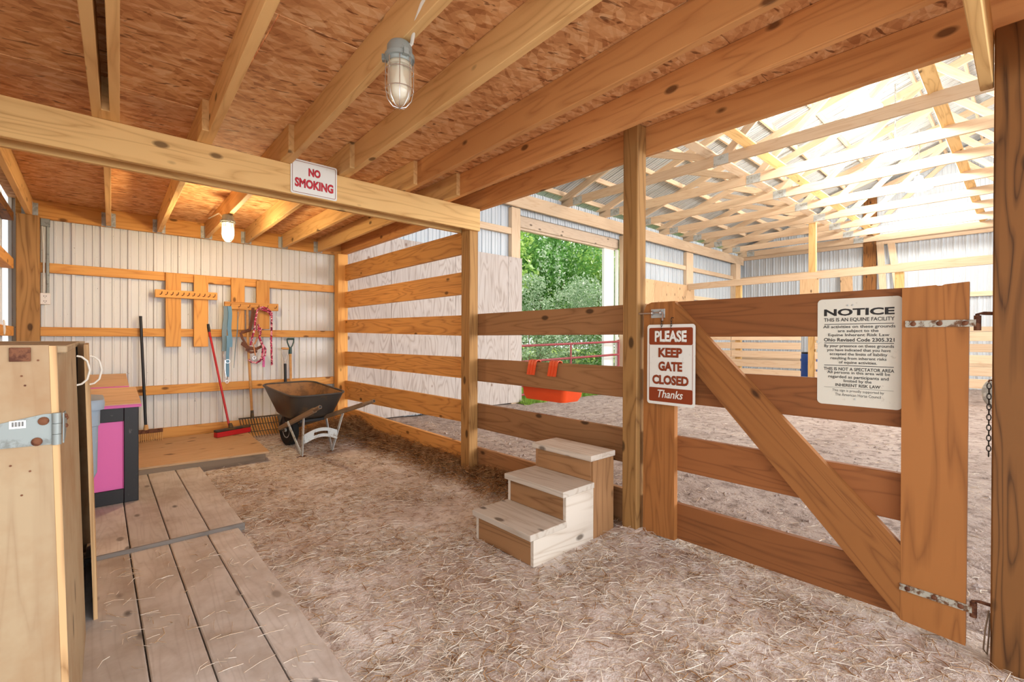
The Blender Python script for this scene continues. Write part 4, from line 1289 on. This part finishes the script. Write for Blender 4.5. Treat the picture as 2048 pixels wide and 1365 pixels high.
# ---------------------------------------------------------------- tools along the back wall
t = root('rake', (0.45, 6.5, 0.12), 'black handled rake leaning on the wall beside the pink bin', 'rake')
m = MB(); m.tube([(0.408, 6.685, 1.515), (0.450, 6.60, 0.22)], 0.014, 10); m.build('handle', M_BLACK, t, True)
box('head', 0.36, 0.60, 6.57, 6.60, 0.205, 0.245, M_RUST, t)
m = MB()
for k in range(13):
    x = 0.368 + 0.0187 * k
    m.tube([(x, 6.585, 0.21), (x, 6.57, 0.16), (x, 6.55, 0.118)], [0.005, 0.005, 0.003], 6)
m.build('tines', M_HAND, t, True, kind='stuff')
m = MB(); m.lathe([(0.018, -.03), (0.024, 0.0), (0.018, .05)], 10, Matrix.Translation((0.449, 6.592, 0.25))); m.build('ferrule', M_HAND, t, True)

t = root('push_broom', (1.25, 6.40, 0.114), 'red handled push broom standing on the platform', 'broom')
m = MB(); m.tube([(1.052, 6.69, 1.43), (1.062, 6.675, 1.35), (1.225, 6.42, 0.215)], 0.0125, 10); hd = m.build('handle', M_RED, t, True)
m = MB(); m.tube([(1.050, 6.693, 1.44), (1.062, 6.674, 1.345)], 0.0155, 10); m.build('grip', M_BLACK, hd, True)
bd = Vector((0.93, 0.36, 0)).normalized()
c = Vector((1.255, 6.38, 0))
board('block', c - bd * .21 + Vector((0, 0, .188)), c + bd * .21 + Vector((0, 0, .188)), 0.062, 0.028, (0, 0, 1), M_DARKM, t, 0.006)
board('bristles', c - bd * .205 + Vector((0, 0, .145)), c + bd * .205 + Vector((0, 0, .145)), 0.07, 0.058, (0, 0, 1), M_RED, t, 0.004)
m = MB(); m.tube([(1.232, 6.408, 0.25), (1.24, 6.395, 0.19)], [0.018, 0.03], 10); m.build('socket', M_DARKM, t, True)

t = root('manure_fork', (1.55, 6.45, 0.02), 'wooden handled manure fork with a wide tined basket', 'fork')
m = MB(); m.tube([(1.468, 6.66, 1.675), (1.475, 6.64, 1.2), (1.502, 6.56, 0.32)], 0.0155, 10); m.build('handle', M_HAND, t, True)
m = MB(); m.tube([(1.502, 6.56, 0.36), (1.503, 6.555, 0.26)], [0.018, 0.022], 10); m.build('socket', M_DARKM, t, True)
m = MB(); m.tube([(1.36, 6.60, 0.262), (1.80, 6.53, 0.275)], 0.009, 8); m.build('crossbar', M_DARKM, t, True)
for k in range(15):
    u = k / 14
    x = 1.37 + 0.42 * u; y = 6.60 - 0.07 * u; z = 0.262 + .012 * u
    m = MB(); m.tube([(x, y, z), (x + .01, y - .05, z - .09), (x + .02, y - .10, z - .16), (x + .03, y - .17, z - .225)], [0.006, 0.006, 0.005, 0.003], 6)
    m.build('tine', M_DARKM, t, True)
for k in (0.35, 0.7):
    a = Vector((1.37 + .02 * k * 1.3, 6.60 - .17 * k, .262 - .225 * k)); m = MB(); m.tube([a, a + Vector((.43, -.07, .012))], 0.005, 6); m.build('cross_wire', M_DARKM, t)

t = root('spade', (1.99, 6.6, 0.0), 'spade with a dark green D grip behind the wheelbarrow', 'spade')
m = MB(); m.tube([(1.995, 6.69, 1.13), (1.99, 6.62, 0.30)], 0.016, 10); m.build('shaft', M_HAND, t, True)
pts = [(1.955, 6.69, 1.262), (2.04, 6.69, 1.262)]
m = MB(); m.tube(pts, 0.013, 8)
m.tube([(1.955, 6.69, 1.262), (1.957, 6.69, 1.22), (1.975, 6.69, 1.165), (1.995, 6.69, 1.14), (2.018, 6.69, 1.165), (2.037, 6.69, 1.22), (2.04, 6.69, 1.262)], 0.009, 8)
m.tube([(1.995, 6.69, 1.15), (1.995, 6.688, 1.06)], 0.021, 10); m.build('grip', M_GREEN, t, True)
m = MB(); m.prism([(1.90, 6.63, 0.30), (2.08, 6.63, 0.30), (2.07, 6.60, 0.08), (1.99, 6.595, 0.02), (1.91, 6.60, 0.08)], (0, 1, 0), 0.004); m.build('blade', M_DARKM, t)
t = root('shovel', (1.92, 6.6, 0.0), 'old shovel with a wooden T grip on a wire yoke', 'shovel')
m = MB(); m.tube([(1.93, 6.69, 0.93), (1.93, 6.67, 0.60)], 0.018, 10); m.build('socket', M_BLACK, t, True)
m = MB(); m.tube([(1.93, 6.67, 0.62), (1.925, 6.64, 0.26)], 0.017, 10); m.build('shaft', M_OLDH, t, True)
m = MB(); m.tube([(1.885, 6.69, 1.135), (1.975, 6.69, 1.13)], 0.014, 10); m.build('grip', M_HAND, t, True)
m = MB(); m.tube([(1.89, 6.69, 1.13), (1.893, 6.69, 1.06), (1.915, 6.69, 1.0), (1.93, 6.69, 0.92)], 0.006, 8); m.tube([(1.97, 6.69, 1.13), (1.965, 6.69, 1.06), (1.945, 6.69, 1.0), (1.93, 6.69, 0.92)], 0.008, 8); m.build('yoke', M_CHROME, t, True)
m = MB(); m.prism([(1.83, 6.66, 0.26), (2.02, 6.66, 0.26), (2.0, 6.63, 0.06), (1.92, 6.62, 0.0), (1.84, 6.63, 0.06)], (0, 1, 0), 0.004); m.build('blade', M_DARKM, t)

# halters, straps and ropes on the right rack
t = root('lead_strap', (1.235, 6.61, 0.75), 'blue nylon lead straps with steel snaps hanging on the rack', 'strap')
def hang(name, xs, y, z0, z1, w, mat, par, wig=0.006, n=12):
    m = MB(); P = []
    for k in range(n + 1):
        u = k / n
        P.append((xs[0] + (xs[1] - xs[0]) * u + wig * math.sin(u * 9), y - 0.01 * math.sin(u * 5), z0 + (z1 - z0) * u))
    m.ribbon(P, w, (1, 0.25, 0), 0.006)
    return m.build(name, mat, par)
hang('strap', (1.225, 1.205), 6.615, 1.665, 1.11, 0.055, M_BLUED, t)
hang('strap', (1.262, 1.272), 6.612, 1.665, 1.16, 0.045, M_BLUE, t)
hang('strap', (1.245, 1.240), 6.600, 1.30, 0.79, 0.036, M_BLUE, t, 0.003)
m = MB(); m.tube(arc((1.242, 6.595, 0.985), 0.022, 0, 2 * PI, 14, (1, 0, 0), (0, 0, 1))[:-1], 0.004, 6, closed=True); m.build('ring', M_CHROME, t, True)
m = MB(); m.tube([(1.238, 6.60, 0.80), (1.236, 6.60, 0.76)], 0.008, 8); m.tube(arc((1.236, 6.60, 0.735), 0.017, 0, 2 * PI, 12, (1, 0, 0), (0, 0, 1))[:-1], 0.004, 6, closed=True); m.build('snap', M_CHROME, t, True)
m = MB(); m.tube([(1.203, 6.61, 1.11), (1.195, 6.60, 1.06), (1.20, 6.60, 1.03)], 0.007, 8); m.build('snap', M_CHROME, t, True)
m = MB(); m.tube([(1.215, 6.605, 1.0), (1.212, 6.60, 0.9), (1.225, 6.60, 0.8), (1.232, 6.6, 0.77)], 0.005, 6); m.build('chain', M_CHROME, t, True)

t = root('riding_crop', (1.37, 6.62, 0.9), 'thin grey riding crop hanging by its loop on the rack', 'crop')
m = MB(); m.tube([(1.36, 6.625, 1.60), (1.352, 6.63, 1.35), (1.33, 6.63, 1.12), (1.315, 6.63, 0.90)], [0.005, 0.006, 0.005, 0.003], 6); m.build('shaft', M_BLUED, t, True)
m = MB(); m.tube([(1.372, 6.618, 1.655), (1.385, 6.62, 1.60), (1.36, 6.625, 1.50), (1.352, 6.625, 1.60), (1.368, 6.618, 1.655)], 0.003, 6); m.build('loop', M_TANL, t, True)
t = root('leather_halter', (1.5, 6.6, 1.0), 'brown leather halter looped on the rack behind the fork handle', 'halter')
def strapline(name, P, w, mat, par):
    m = MB(); m.ribbon(P, w, (0.25, -0.2, 1) if abs(P[0][0] - P[-1][0]) > abs(P[0][2] - P[-1][2]) else (1, 0.3, 0), 0.005); return m.build(name, mat, par)
strapline('crown_strap', [(1.53, 6.635, 1.66), (1.515, 6.63, 1.5), (1.49, 6.625, 1.36), (1.40, 6.62, 1.33)], 0.035, M_LEATH, t)
strapline('cheek_strap', [(1.385, 6.61, 1.34), (1.40, 6.60, 1.27), (1.45, 6.60, 1.18), (1.49, 6.60, 1.12)], 0.032, M_LEATH, t)
strapline('noseband', [(1.385, 6.605, 1.345), (1.43, 6.595, 1.36), (1.49, 6.595, 1.39)], 0.03, M_LEATH, t)
strapline('noseband', [(1.39, 6.60, 1.21), (1.46, 6.59, 1.15), (1.55, 6.59, 1.13), (1.63, 6.60, 1.17)], 0.045, M_LEATH, t)
strapline('chin_strap', [(1.44, 6.605, 1.13), (1.50, 6.60, 1.09), (1.57, 6.60, 1.10)], 0.03, M_LEATH, t)
strapline('throat_strap', [(1.63, 6.60, 1.17), (1.60, 6.60, 1.27), (1.575, 6.61, 1.40), (1.565, 6.63, 1.60)], 0.03, M_TANL, t)
strapline('throat_strap', [(1.51, 6.59, 1.34), (1.50, 6.585, 1.24), (1.525, 6.58, 1.17), (1.545, 6.58, 1.05)], 0.014, M_TANL, t)
strapline('throat_strap', [(1.57, 6.59, 1.28), (1.535, 6.585, 1.19)], 0.022, M_TANL, t)
m = MB(); m.tube(arc((1.535, 6.595, 1.02), 0.018, 0, 2 * PI, 12, (1, 0, 0), (0, 0, 1))[:-1], 0.004, 6, closed=True); m.build('ring', M_CHROME, t, True)
t = root('rope_halter', (1.65, 6.58, 0.8), 'pink and white rope halter hanging in loops on the rack', 'rope')
ropes = [[(1.60, 6.60, 1.655), (1.57, 6.595, 1.63), (1.545, 6.59, 1.5), (1.535, 6.585, 1.38), (1.505, 6.58, 1.27), (1.49, 6.58, 1.18)],
         [(1.60, 6.59, 1.66), (1.63, 6.585, 1.67), (1.69, 6.585, 1.65), (1.735, 6.585, 1.60), (1.735, 6.585, 1.42), (1.73, 6.585, 1.25), (1.735, 6.585, 1.05), (1.74, 6.585, 0.92)],
         [(1.58, 6.575, 1.45), (1.57, 6.57, 1.40), (1.60, 6.565, 1.34), (1.585, 6.565, 1.28), (1.61, 6.565, 1.22), (1.63, 6.565, 1.16), (1.62, 6.565, 1.06), (1.63, 6.57, 0.98)],
         [(1.47, 6.59, 1.0), (1.50, 6.585, 0.97), (1.55, 6.585, 0.955), (1.60, 6.585, 0.98), (1.62, 6.58, 1.04)],
         [(1.62, 6.58, 1.20), (1.66, 6.575, 1.13), (1.655, 6.575, 1.04)], [(1.61, 6.59, 1.645), (1.65, 6.585, 1.63), (1.70, 6.58, 1.61), (1.725, 6.58, 1.56)]]
for P in ropes:
    m = MB(); m.tube(P, 0.0125, 8); m.build('rope', M_ROPE, t, True)
hang('tag_strap', (1.635, 1.64), 6.575, 1.04, 0.90, 0.03, M_PINKE, t, 0.0, 4)
m = MB()
m.tube([(1.58, 6.565, 1.40), (1.605, 6.555, 1.385), (1.60, 6.555, 1.36), (1.575, 6.56, 1.37), (1.58, 6.565, 1.40)], 0.016, 8); m.build('knot', M_ROPE, t, True)

# outlet and conduits
t = root('power_outlet', (-0.35, 6.70, 1.60), 'white electrical outlet box beside the corner post', 'outlet')
box('box', -0.386, -0.312, 6.66, 6.719, 1.606, 1.722, M_WHITE, t, 'z', 0.004)
for z in (1.64, 1.69):
    for x in (-0.358, -0.342):
        box('slot', x - .002, x + .002, 6.6590, 6.6599, z - .007, z + .007, M_INK, t, bev=0)
    m = MB(); m.lathe([(0.003, 0), (0.003, 0.0008)], 8, Matrix.Translation((-0.35, 6.6598, z - .015)) @ Matrix.Rotation(PI / 2, 4, 'X')); m.build('slot', M_INK, t)
m = MB(); m.tube([(-0.333, 6.69, 1.722), (-0.333, 6.69, 2.40), (-0.33, 6.69, 2.47)], 0.014, 10); m.build('conduit', M_HOUSING, t, True)
m = MB(); m.tube([(-0.362, 6.70, 1.722), (-0.36, 6.70, 2.1), (-0.372, 6.70, 2.40)], 0.008, 8); m.build('cable', M_WIRE, t, True)
box('junction_box', -0.382, -0.315, 6.67, 6.719, 2.40, 2.476, M_HOUSING, t)
m = MB(); m.tube([(-0.545, 5.72, 1.42), (-0.54, 5.72, 1.40), (-0.535, 5.70, 1.33), (-0.537, 5.69, 1.295), (-0.535, 5.66, 1.30), (-0.537, 5.65, 1.36), (-0.54, 5.655, 1.41)], 0.005, 8)
tag(m.build('wire_hook', M_WIRE, None, True), 'white wire hook loop on the left wall', 'hook')

# ---------------------------------------------------------------- red pipe gate in the doorway
t = root('pipe_gate', (7.9, 7.0, 0), 'red tubular steel gate across the arena doorway', 'gate')
GY = 6.96
zl = [0.12, 0.30, 0.52, 0.80, 1.125]; zr = [0.20, 0.38, 0.60, 0.90, 1.215]
m = MB(); m.tube([(6.36, GY, 0.06), (6.36, GY, 1.36)], 0.03, 10); m.build('end_pipe', M_REDG, t, True)
m = MB(); m.tube([(9.60, GY - .22, 0.16), (9.60, GY - .22, 1.26)], 0.03, 10); m.build('end_pipe', M_REDG, t, True)
for a, b in zip(zl, zr):
    m = MB(); m.tube([(6.36, GY, a), (9.60, GY - .22, b)], 0.026, 10); m.build('rail', M_REDG, t, True)
m = MB(); m.tube([(7.95, GY - .11, 0.16), (7.95, GY - .11, 1.17)], 0.022, 10); m.build('brace', M_REDG, t, True)
m = MB(); m.tube([(6.30, 6.93, 0.02), (6.30, 6.93, 2.5)], 0.035, 10); tag(m.build('gate_pipe_post', M_REDG, None, True), 'red steel pipe post left of the arena doorway', 'post')

# ---------------------------------------------------------------- partition at the far end of the arena
t = root('pen_partition', (12.9, 2.5, 0), 'pale board partition with a high rail near the far arena wall', 'partition')
board('high_rail', (12.9, 6.655, 2.80), (12.9, -6.0, 2.86), 0.17, 0.045, (1, 0, 0), M_TRUSS, t)
for y, z1, w, m_ in ((5.25, 2.74, 0.14, M_BEAM), (3.52, 4.10, 0.15, M_BEAM), (1.88, 2.74, 0.15, M_BEAM), (0.2, 2.74, 0.14, M_BEAM), (-2.0, 2.74, 0.14, M_BEAM)):
    box('upright', 12.93, 13.03, y - w / 2, y + w / 2, 0, z1, m_, t, 'z')
for a, b in ((6.55, 5.42), (5.40, 3.74), (3.44, 1.95), (1.81, 0.28), (0.12, -1.93)):
    for k, (z0, z1) in enumerate(((0.33, 0.51), (0.57, 0.75), (0.81, 0.98), (1.04, 1.20), (1.26, 1.44))):
        if a == 5.40 or a < 3.5 or k > 3 or a > 6:
            box('board', 12.88, 12.92, b, a, z0 + RNG.uniform(-.008, .008), z1, M_TRUSS, t)
board('gusset', (12.875, 3.56, 2.74), (12.875, 3.56, 2.30), 0.40, 0.02, (1, 0, 0), M_PLYO, t)
# lumber leaned against the far wall
for i, (y0, y1, z1, m_, lab) in enumerate(((2.85, 2.55, 4.05, M_TRUSS, 'pale board leaning on the far wall, steepest of the three'), (2.60, 2.05, 4.0, M_TRUSS, 'pale board leaning on the far wall, rightmost of the three'),
                                           (3.65, 3.45, 3.3, M_PLYO, 'short wide board leaning on the far wall, leftmost of the three'))):
    tag(board('leaning_board', (16.2, y1, 0.02), (16.66, y0, z1), 0.16 if i < 2 else 0.3, 0.04, (1, 0, 0.1), m_), lab, 'board')
box('column', 16.72, 16.82, 2.95, 3.25, 0, 5.4, M_NEAR, wall_far, 'z')
# blue barrel behind the partition
t = root('barrel', (13.6, 3.66, 0), 'bright blue plastic barrel behind the arena partition', 'barrel')
m = MB(); m.lathe([(0.25, 0.0), (0.28, 0.03), (0.29, 0.25), (0.28, 0.28), (0.29, 0.31), (0.29, 0.58), (0.28, 0.61), (0.29, 0.64), (0.28, 0.86), (0.25, 0.90)], 28, Matrix.Translation((13.6, 3.66, 0.02))); m.build('body', M_BLUEB, t, True)
m = MB(); m.lathe([(0.255, 0.90), (0.265, 0.92), (0.25, 0.94)], 28, Matrix.Translation((13.6, 3.66, 0.02))); m.build('lid', M_BLACK, t, True)
# old tyre
Mt = Matrix.Translation((11.8, 0.22, 0.34)) @ Matrix.Scale(0.68, 4) @ Matrix.Rotation(PI / 2, 4, 'Y') @ Matrix.Rotation(0.25, 4, 'X')
t = root('tyre', (11.8, 0.22, 0), 'big dusty grey tyre standing in the arena behind the dark post', 'tyre')
m = MB(); m.lathe([(0.27, -0.11), (0.36, -0.15), (0.45, -0.14), (0.50, -0.09), (0.51, 0), (0.50, 0.09), (0.45, 0.14), (0.36, 0.15), (0.27, 0.11)], 36); m.build('tread', M_TYRE, t, True, Mt)
m = MB(); m.lathe([(0.05, -0.06), (0.12, -0.05), (0.26, -0.09), (0.265, 0.09), (0.12, 0.05), (0.05, 0.06)], 28); m.build('rim', M_DARKM, t, True, Mt)

# ---------------------------------------------------------------- trees and shrubs outside
def leaves(pos, size, mat, name, parent, up_bias=0.3):
    n = len(pos)
    d = NP.normal(size=(n, 3)); d[:, 2] += up_bias; d /= np.linalg.norm(d, axis=1)[:, None]
    a = NP.normal(size=(n, 3)); a -= d * (a * d).sum(1)[:, None]; a /= np.linalg.norm(a, axis=1)[:, None]
    b = np.cross(d, a)
    s = size * NP.uniform(0.6, 1.3, n)[:, None]
    v = np.empty((n, 4, 3))
    v[:, 0] = pos - a * s; v[:, 1] = pos + b * s * .45 + d * s * .12; v[:, 2] = pos + a * s; v[:, 3] = pos - b * s * .45 + d * s * .12
    me = bpy.data.meshes.new(name)
    me.vertices.add(n * 4); me.vertices.foreach_set('co', v.reshape(-1))
    me.loops.add(n * 4); me.loops.foreach_set('vertex_index', np.arange(n * 4, dtype=np.int32))
    me.polygons.add(n); me.polygons.foreach_set('loop_start', np.arange(0, n * 4, 4, dtype=np.int32)); me.polygons.foreach_set('loop_total', np.full(n, 4, dtype=np.int32))
    me.update(); me.validate()
    return link(name, me, mat, None, parent)
def plant(name, x, y, h, r, n, size, mat, label, cat, z0=0.0, blobs=14, trunk=0.08, low=0.25, spikes=0):
    t = root(name, (x, y, z0), label, cat)
    P = []
    for k in range(blobs):
        u = NP.normal(size=3); u /= np.linalg.norm(u)
        rr = NP.uniform(0.35, 0.9)
        c = np.array([x + u[0] * r * rr, y + u[1] * r * rr, z0 + h * (low + 1) / 2 + u[2] * h * (1 - low) / 2 * rr])
        br = r * NP.uniform(0.32, 0.5)
        m = n // blobs
        q = NP.normal(size=(m, 3)); q /= np.linalg.norm(q, axis=1)[:, None]
        q *= (NP.uniform(0.45, 1.0, m) ** 0.5)[:, None]
        P.append(c + q * np.array([br, br, br * 0.8]))
        if k < 5:
            mb = MB(); mb.tube([(x, y, z0 + h * low * .5), ((x + c[0]) / 2, (y + c[1]) / 2, (z0 + c[2]) / 2 + .2), tuple(c)], [trunk * .6, trunk * .4, trunk * .15], 6); mb.build('branch', M_OLDH, t, True)
    for k in range(spikes):
        a = NP.uniform(0, 2 * PI); rr = NP.uniform(0.2, 0.9) * r
        m = 40
        zz = NP.uniform(0, 1, m)
        c = np.stack([x + rr * math.cos(a) + NP.normal(0, .05, m), y + rr * math.sin(a) + NP.normal(0, .05, m), z0 + h * .75 + zz * h * .5], 1)
        P.append(c)
    P = np.concatenate(P)
    P[:, 2] = np.maximum(P[:, 2], z0 + 0.02)
    leaves(P, size, mat, 'foliage', t)
    mb = MB(); mb.tube([(x, y, z0 - .05), (x + .03, y, z0 + h * low), (x, y + .02, z0 + h * .7)], [trunk, trunk * .8, trunk * .3], 8); mb.build('trunk', M_OLDH, t, True)
    return t
plant('shrub', 9.4, 9.7, 3.1, 1.35, 6500, .05, M_LEAF2, 'pale silvery flowering shrub at the left of the doorway view', 'shrub', 0.0, 16, .03, .02, 4)
plant('shrub', 11.5, 10.0, 3.5, 1.5, 7500, .05, M_LEAF2, 'pale silvery shrub in the middle of the doorway view', 'shrub', 0.0, 18, .03, .02, 12)
plant('shrub', 13.4, 10.0, 2.6, 1.3, 5200, .05, M_LEAF3, 'deep green shrub at the right of the doorway view', 'shrub', 0.0, 16, .03, .02, 4)
plant('tree', 9.8, 12.6, 6.2, 2.3, 9000, .10, M_LEAF1, 'bright yellow green tree behind the left shrub', 'tree', 0.1, 22, .12, .12)
plant('tree', 13.2, 13.0, 6.8, 2.6, 10000, .10, M_LEAF3, 'deep green tree behind the middle shrub', 'tree', 0.1, 24, .14, .12)
plant('tree', 17.2, 13.2, 7.0, 2.7, 10000, .10, M_LEAF1, 'bright green tree seen at the right of the doorway', 'tree', 0.1, 24, .14, .12)
plant('tree', 12.6, 17.5, 7.6, 3.4, 11000, .12, M_LEAF2, 'tall pale tree furthest behind the others', 'tree', 0.2, 26, .16, .1)
plant('tree', 19.5, 18.5, 8.2, 3.6, 11000, .12, M_LEAF3, 'tall dark tree furthest back on the right', 'tree', 0.2, 26, .16, .1)
# grass blades outside the door
def blades(n, fx, fy, hmin, hmax, wid, mat, name, zfn, label, cat, lean_=0.5):
    x = fx(n); y = fy(n)
    z = np.array([zfn(a, b) for a, b in zip(x, y)])
    h = NP.uniform(hmin, hmax, n); a = NP.uniform(0, 2 * PI, n)
    lx, ly = np.cos(a) * h * lean_ * NP.uniform(0, 1, n), np.sin(a) * h * lean_ * NP.uniform(0, 1, n)
    sx_, sy_ = -np.sin(a) * wid, np.cos(a) * wid
    v = np.empty((n, 3, 3))
    v[:, 0] = np.stack([x - sx_, y - sy_, z - .01], 1); v[:, 1] = np.stack([x + sx_, y + sy_, z - .01], 1); v[:, 2] = np.stack([x + lx, y + ly, z + h], 1)
    me = bpy.data.meshes.new(name)
    me.vertices.add(n * 3); me.vertices.foreach_set('co', v.reshape(-1))
    me.loops.add(n * 3); me.loops.foreach_set('vertex_index', np.arange(n * 3, dtype=np.int32))
    me.polygons.add(n); me.polygons.foreach_set('loop_start', np.arange(0, n * 3, 3, dtype=np.int32)); me.polygons.foreach_set('loop_total', np.full(n, 3, dtype=np.int32))
    me.update(); me.validate()
    o = link(name, me, mat); tag(o, label, cat); o['kind'] = 'stuff'
    return o
blades(7000, lambda n: NP.uniform(6.2, 9.35, n), lambda n: NP.uniform(6.42, 7.2, n), 0.03, 0.11, 0.006, M_GRASS, 'doorway_grass', lambda a, b: arena_h(a, b) + .01, 'short grass growing in at the foot of the red pipe gate', 'grass')
blades(26000, lambda n: NP.uniform(5.5, 14.5, n), lambda n: 7.15 + NP.uniform(0, 1, n) ** 1.5 * 3.5, 0.05, 0.16, 0.007, M_GRASS, 'grass', lambda a, b: max(0, b - 8.0) * 0.02 - .01, 'short bright green grass outside the arena doorway', 'grass')

# ---------------------------------------------------------------- straw
def straw(n, fx, fy, lmin, lmax, wid, mat, name, label, lift=0.02, tilt=0.18, keep=None, zfn=aisle_h):
    x = fx(n); y = fy(n)
    if keep is not None:
        k = np.array([keep(a, b) for a, b in zip(x, y)], bool); x, y = x[k], y[k]; n = len(x)
    z = np.array([zfn(a, b) for a, b in zip(x, y)]) + 0.003 + NP.uniform(0, 1, n) ** 2 * lift
    Ln = NP.uniform(lmin, lmax, n) * NP.uniform(0.5, 1, n); a = NP.uniform(0, 2 * PI, n); tl = NP.normal(0, tilt, n)
    d = np.stack([np.cos(a) * np.cos(tl), np.sin(a) * np.cos(tl), np.sin(tl)], 1)
    s = np.stack([-np.sin(a), np.cos(a), np.zeros(n)], 1)
    s2 = np.cross(d, s)
    bend = NP.normal(0, 0.10, n)[:, None] * s + np.abs(NP.normal(0, .04, n))[:, None] * np.array([0, 0, 1.0])
    c = np.stack([x, y, z], 1)
    w = (wid * NP.uniform(0.6, 1.3, n))[:, None]
    rings = []
    for u, bb in ((-.5, 0), (0, 1), (.5, 0)):
        p = c + d * Ln[:, None] * u + bend * Ln[:, None] * bb
        rings.append((p + s * w, p - s * w * .5 + s2 * w * .8, p - s * w * .5 - s2 * w * .8))
    v = np.empty((n, 9, 3))
    for i, r in enumerate(rings):
        for j in range(3):
            v[:, 3 * i + j] = r[j]
    q = []
    for i in range(2):
        for j in range(3):
            l = (j + 1) % 3
            q.append((3 * i + j, 3 * i + l, 3 * i + 3 + l, 3 * i + 3 + j))
    q = np.array(q); idx = (np.arange(n)[:, None, None] * 9 + q[None]).reshape(-1)
    nf = n * 6
    me = bpy.data.meshes.new(name)
    me.vertices.add(n * 9); me.vertices.foreach_set('co', v.reshape(-1))
    me.loops.add(nf * 4); me.loops.foreach_set('vertex_index', idx.astype(np.int32))
    me.polygons.add(nf); me.polygons.foreach_set('loop_start', np.arange(0, nf * 4, 4, dtype=np.int32)); me.polygons.foreach_set('loop_total', np.full(nf, 4, dtype=np.int32))
    me.update(); me.validate()
    o = link(name, me, mat); tag(o, label, 'straw'); o['kind'] = 'stuff'
    return o
def off_things(a, b):
    if a < 0.74 and 1.45 < b < 5.6: return False
    if a < 1.48 and b > 5.15: return False
    if 1.80 < a < 2.6 and 1.80 < b < 2.38: return False
    if 2.58 < a < 2.76 and (1.64 < b < 1.84 or 3.44 < b < 3.64): return False
    return True
def dens(a, b):
    return off_things(a, b) and (mnoise.noise(Vector((a * 1.6, b * 1.6, 0))) + 0.45 * mnoise.noise(Vector((a * 5, b * 5, 2)))) > NP.uniform(-0.75, 0.55)
straw(21000, lambda n: NP.uniform(-0.3, 2.80, n), lambda n: -0.6 + 7.2 * NP.uniform(0, 1, n) ** 1.15, 0.03, 0.17, 0.0019, M_STRAW, 'loose_straw', 'pale loose straw scattered over the aisle floor', 0.022, 0.14, dens)
straw(9000, lambda n: NP.uniform(0.5, 2.85, n), lambda n: NP.uniform(-0.4, 2.9, n), 0.03, 0.14, 0.0015, M_STRAW, 'fine_straw', 'fine pale chopped straw over the foreground aisle floor', 0.012, 0.12, dens)
straw(7000, lambda n: NP.uniform(0.6, 2.80, n), lambda n: NP.uniform(-0.6, 6.5, n), 0.03, 0.12, 0.0018, M_STRAWD, 'brown_straw', 'darker brown straw mixed into the aisle litter', 0.012, 0.12, dens)
straw(6500, lambda n: 2.70 - np.abs(NP.normal(0, 0.16, n)), lambda n: NP.uniform(2.45, 6.6, n), 0.05, 0.22, 0.0020, M_STRAWD, 'straw_drift', 'brown straw drifted against the foot of the slat fence', 0.075, 0.3, off_things)
straw(2500, lambda n: NP.normal(2.40, 0.22, n).clip(1.95, 2.68), lambda n: NP.normal(6.1, 0.3, n).clip(5.2, 6.6), 0.06, 0.22, 0.0020, M_STRAWD, 'straw_heap', 'heap of brown straw in the corner behind the wheelbarrow', 0.10, 0.35)
straw(150, lambda n: NP.uniform(-0.0, 0.7, n), lambda n: NP.uniform(1.65, 3.4, n), 0.02, 0.14, 0.0016, M_STRAW, 'straw_bits', 'few straws lying on the foreground plank walkway', 0.003, 0.03, None, lambda a, b: 0.031)
def crumbs(n, fx, fy, r0, r1, zfn, mat, name, label, cat):
    x = fx(n); y = fy(n); vs = []; fs = []
    base = [(1, 0, 0), (0, 1, 0), (-1, 0, 0), (0, -1, 0), (0, 0, .7), (0, 0, -.5)]
    F = [(0, 1, 4), (1, 2, 4), (2, 3, 4), (3, 0, 4), (1, 0, 5), (2, 1, 5), (3, 2, 5), (0, 3, 5)]
    for i in range(n):
        r = r0 + (r1 - r0) * NP.uniform() ** 3; z = zfn(x[i], y[i]); a = NP.uniform(0, PI)
        k = len(vs)
        for p in base:
            j = NP.uniform(.6, 1.3)
            vs.append((x[i] + r * j * (p[0] * math.cos(a) - p[1] * math.sin(a)), y[i] + r * j * (p[0] * math.sin(a) + p[1] * math.cos(a)), z + r * j * p[2]))
        fs += [tuple(q + k for q in f) for f in F]
    me = bpy.data.meshes.new(name); me.from_pydata(vs, [], fs)
    o = link(name, me, mat); tag(o, label, cat); o['kind'] = 'stuff'
    return o
crumbs(6000, lambda n: 2.9 + 9 * NP.uniform(0, 1, n) ** 1.6, lambda n: NP.uniform(-1.5, 6.6, n), 0.004, 0.03, arena_h, M_ARENA, 'arena_clods', 'small clods of footing scattered over the arena ground', 'dirt')
straw(1500, lambda n: 2.9 + 5 * NP.uniform(0, 1, n) ** 1.5, lambda n: NP.uniform(-1.0, 6.0, n), 0.02, 0.12, 0.0022, M_STRAW, 'arena_straw', 'sparse pale straw on the arena ground', 0.008, 0.08, None, arena_h)
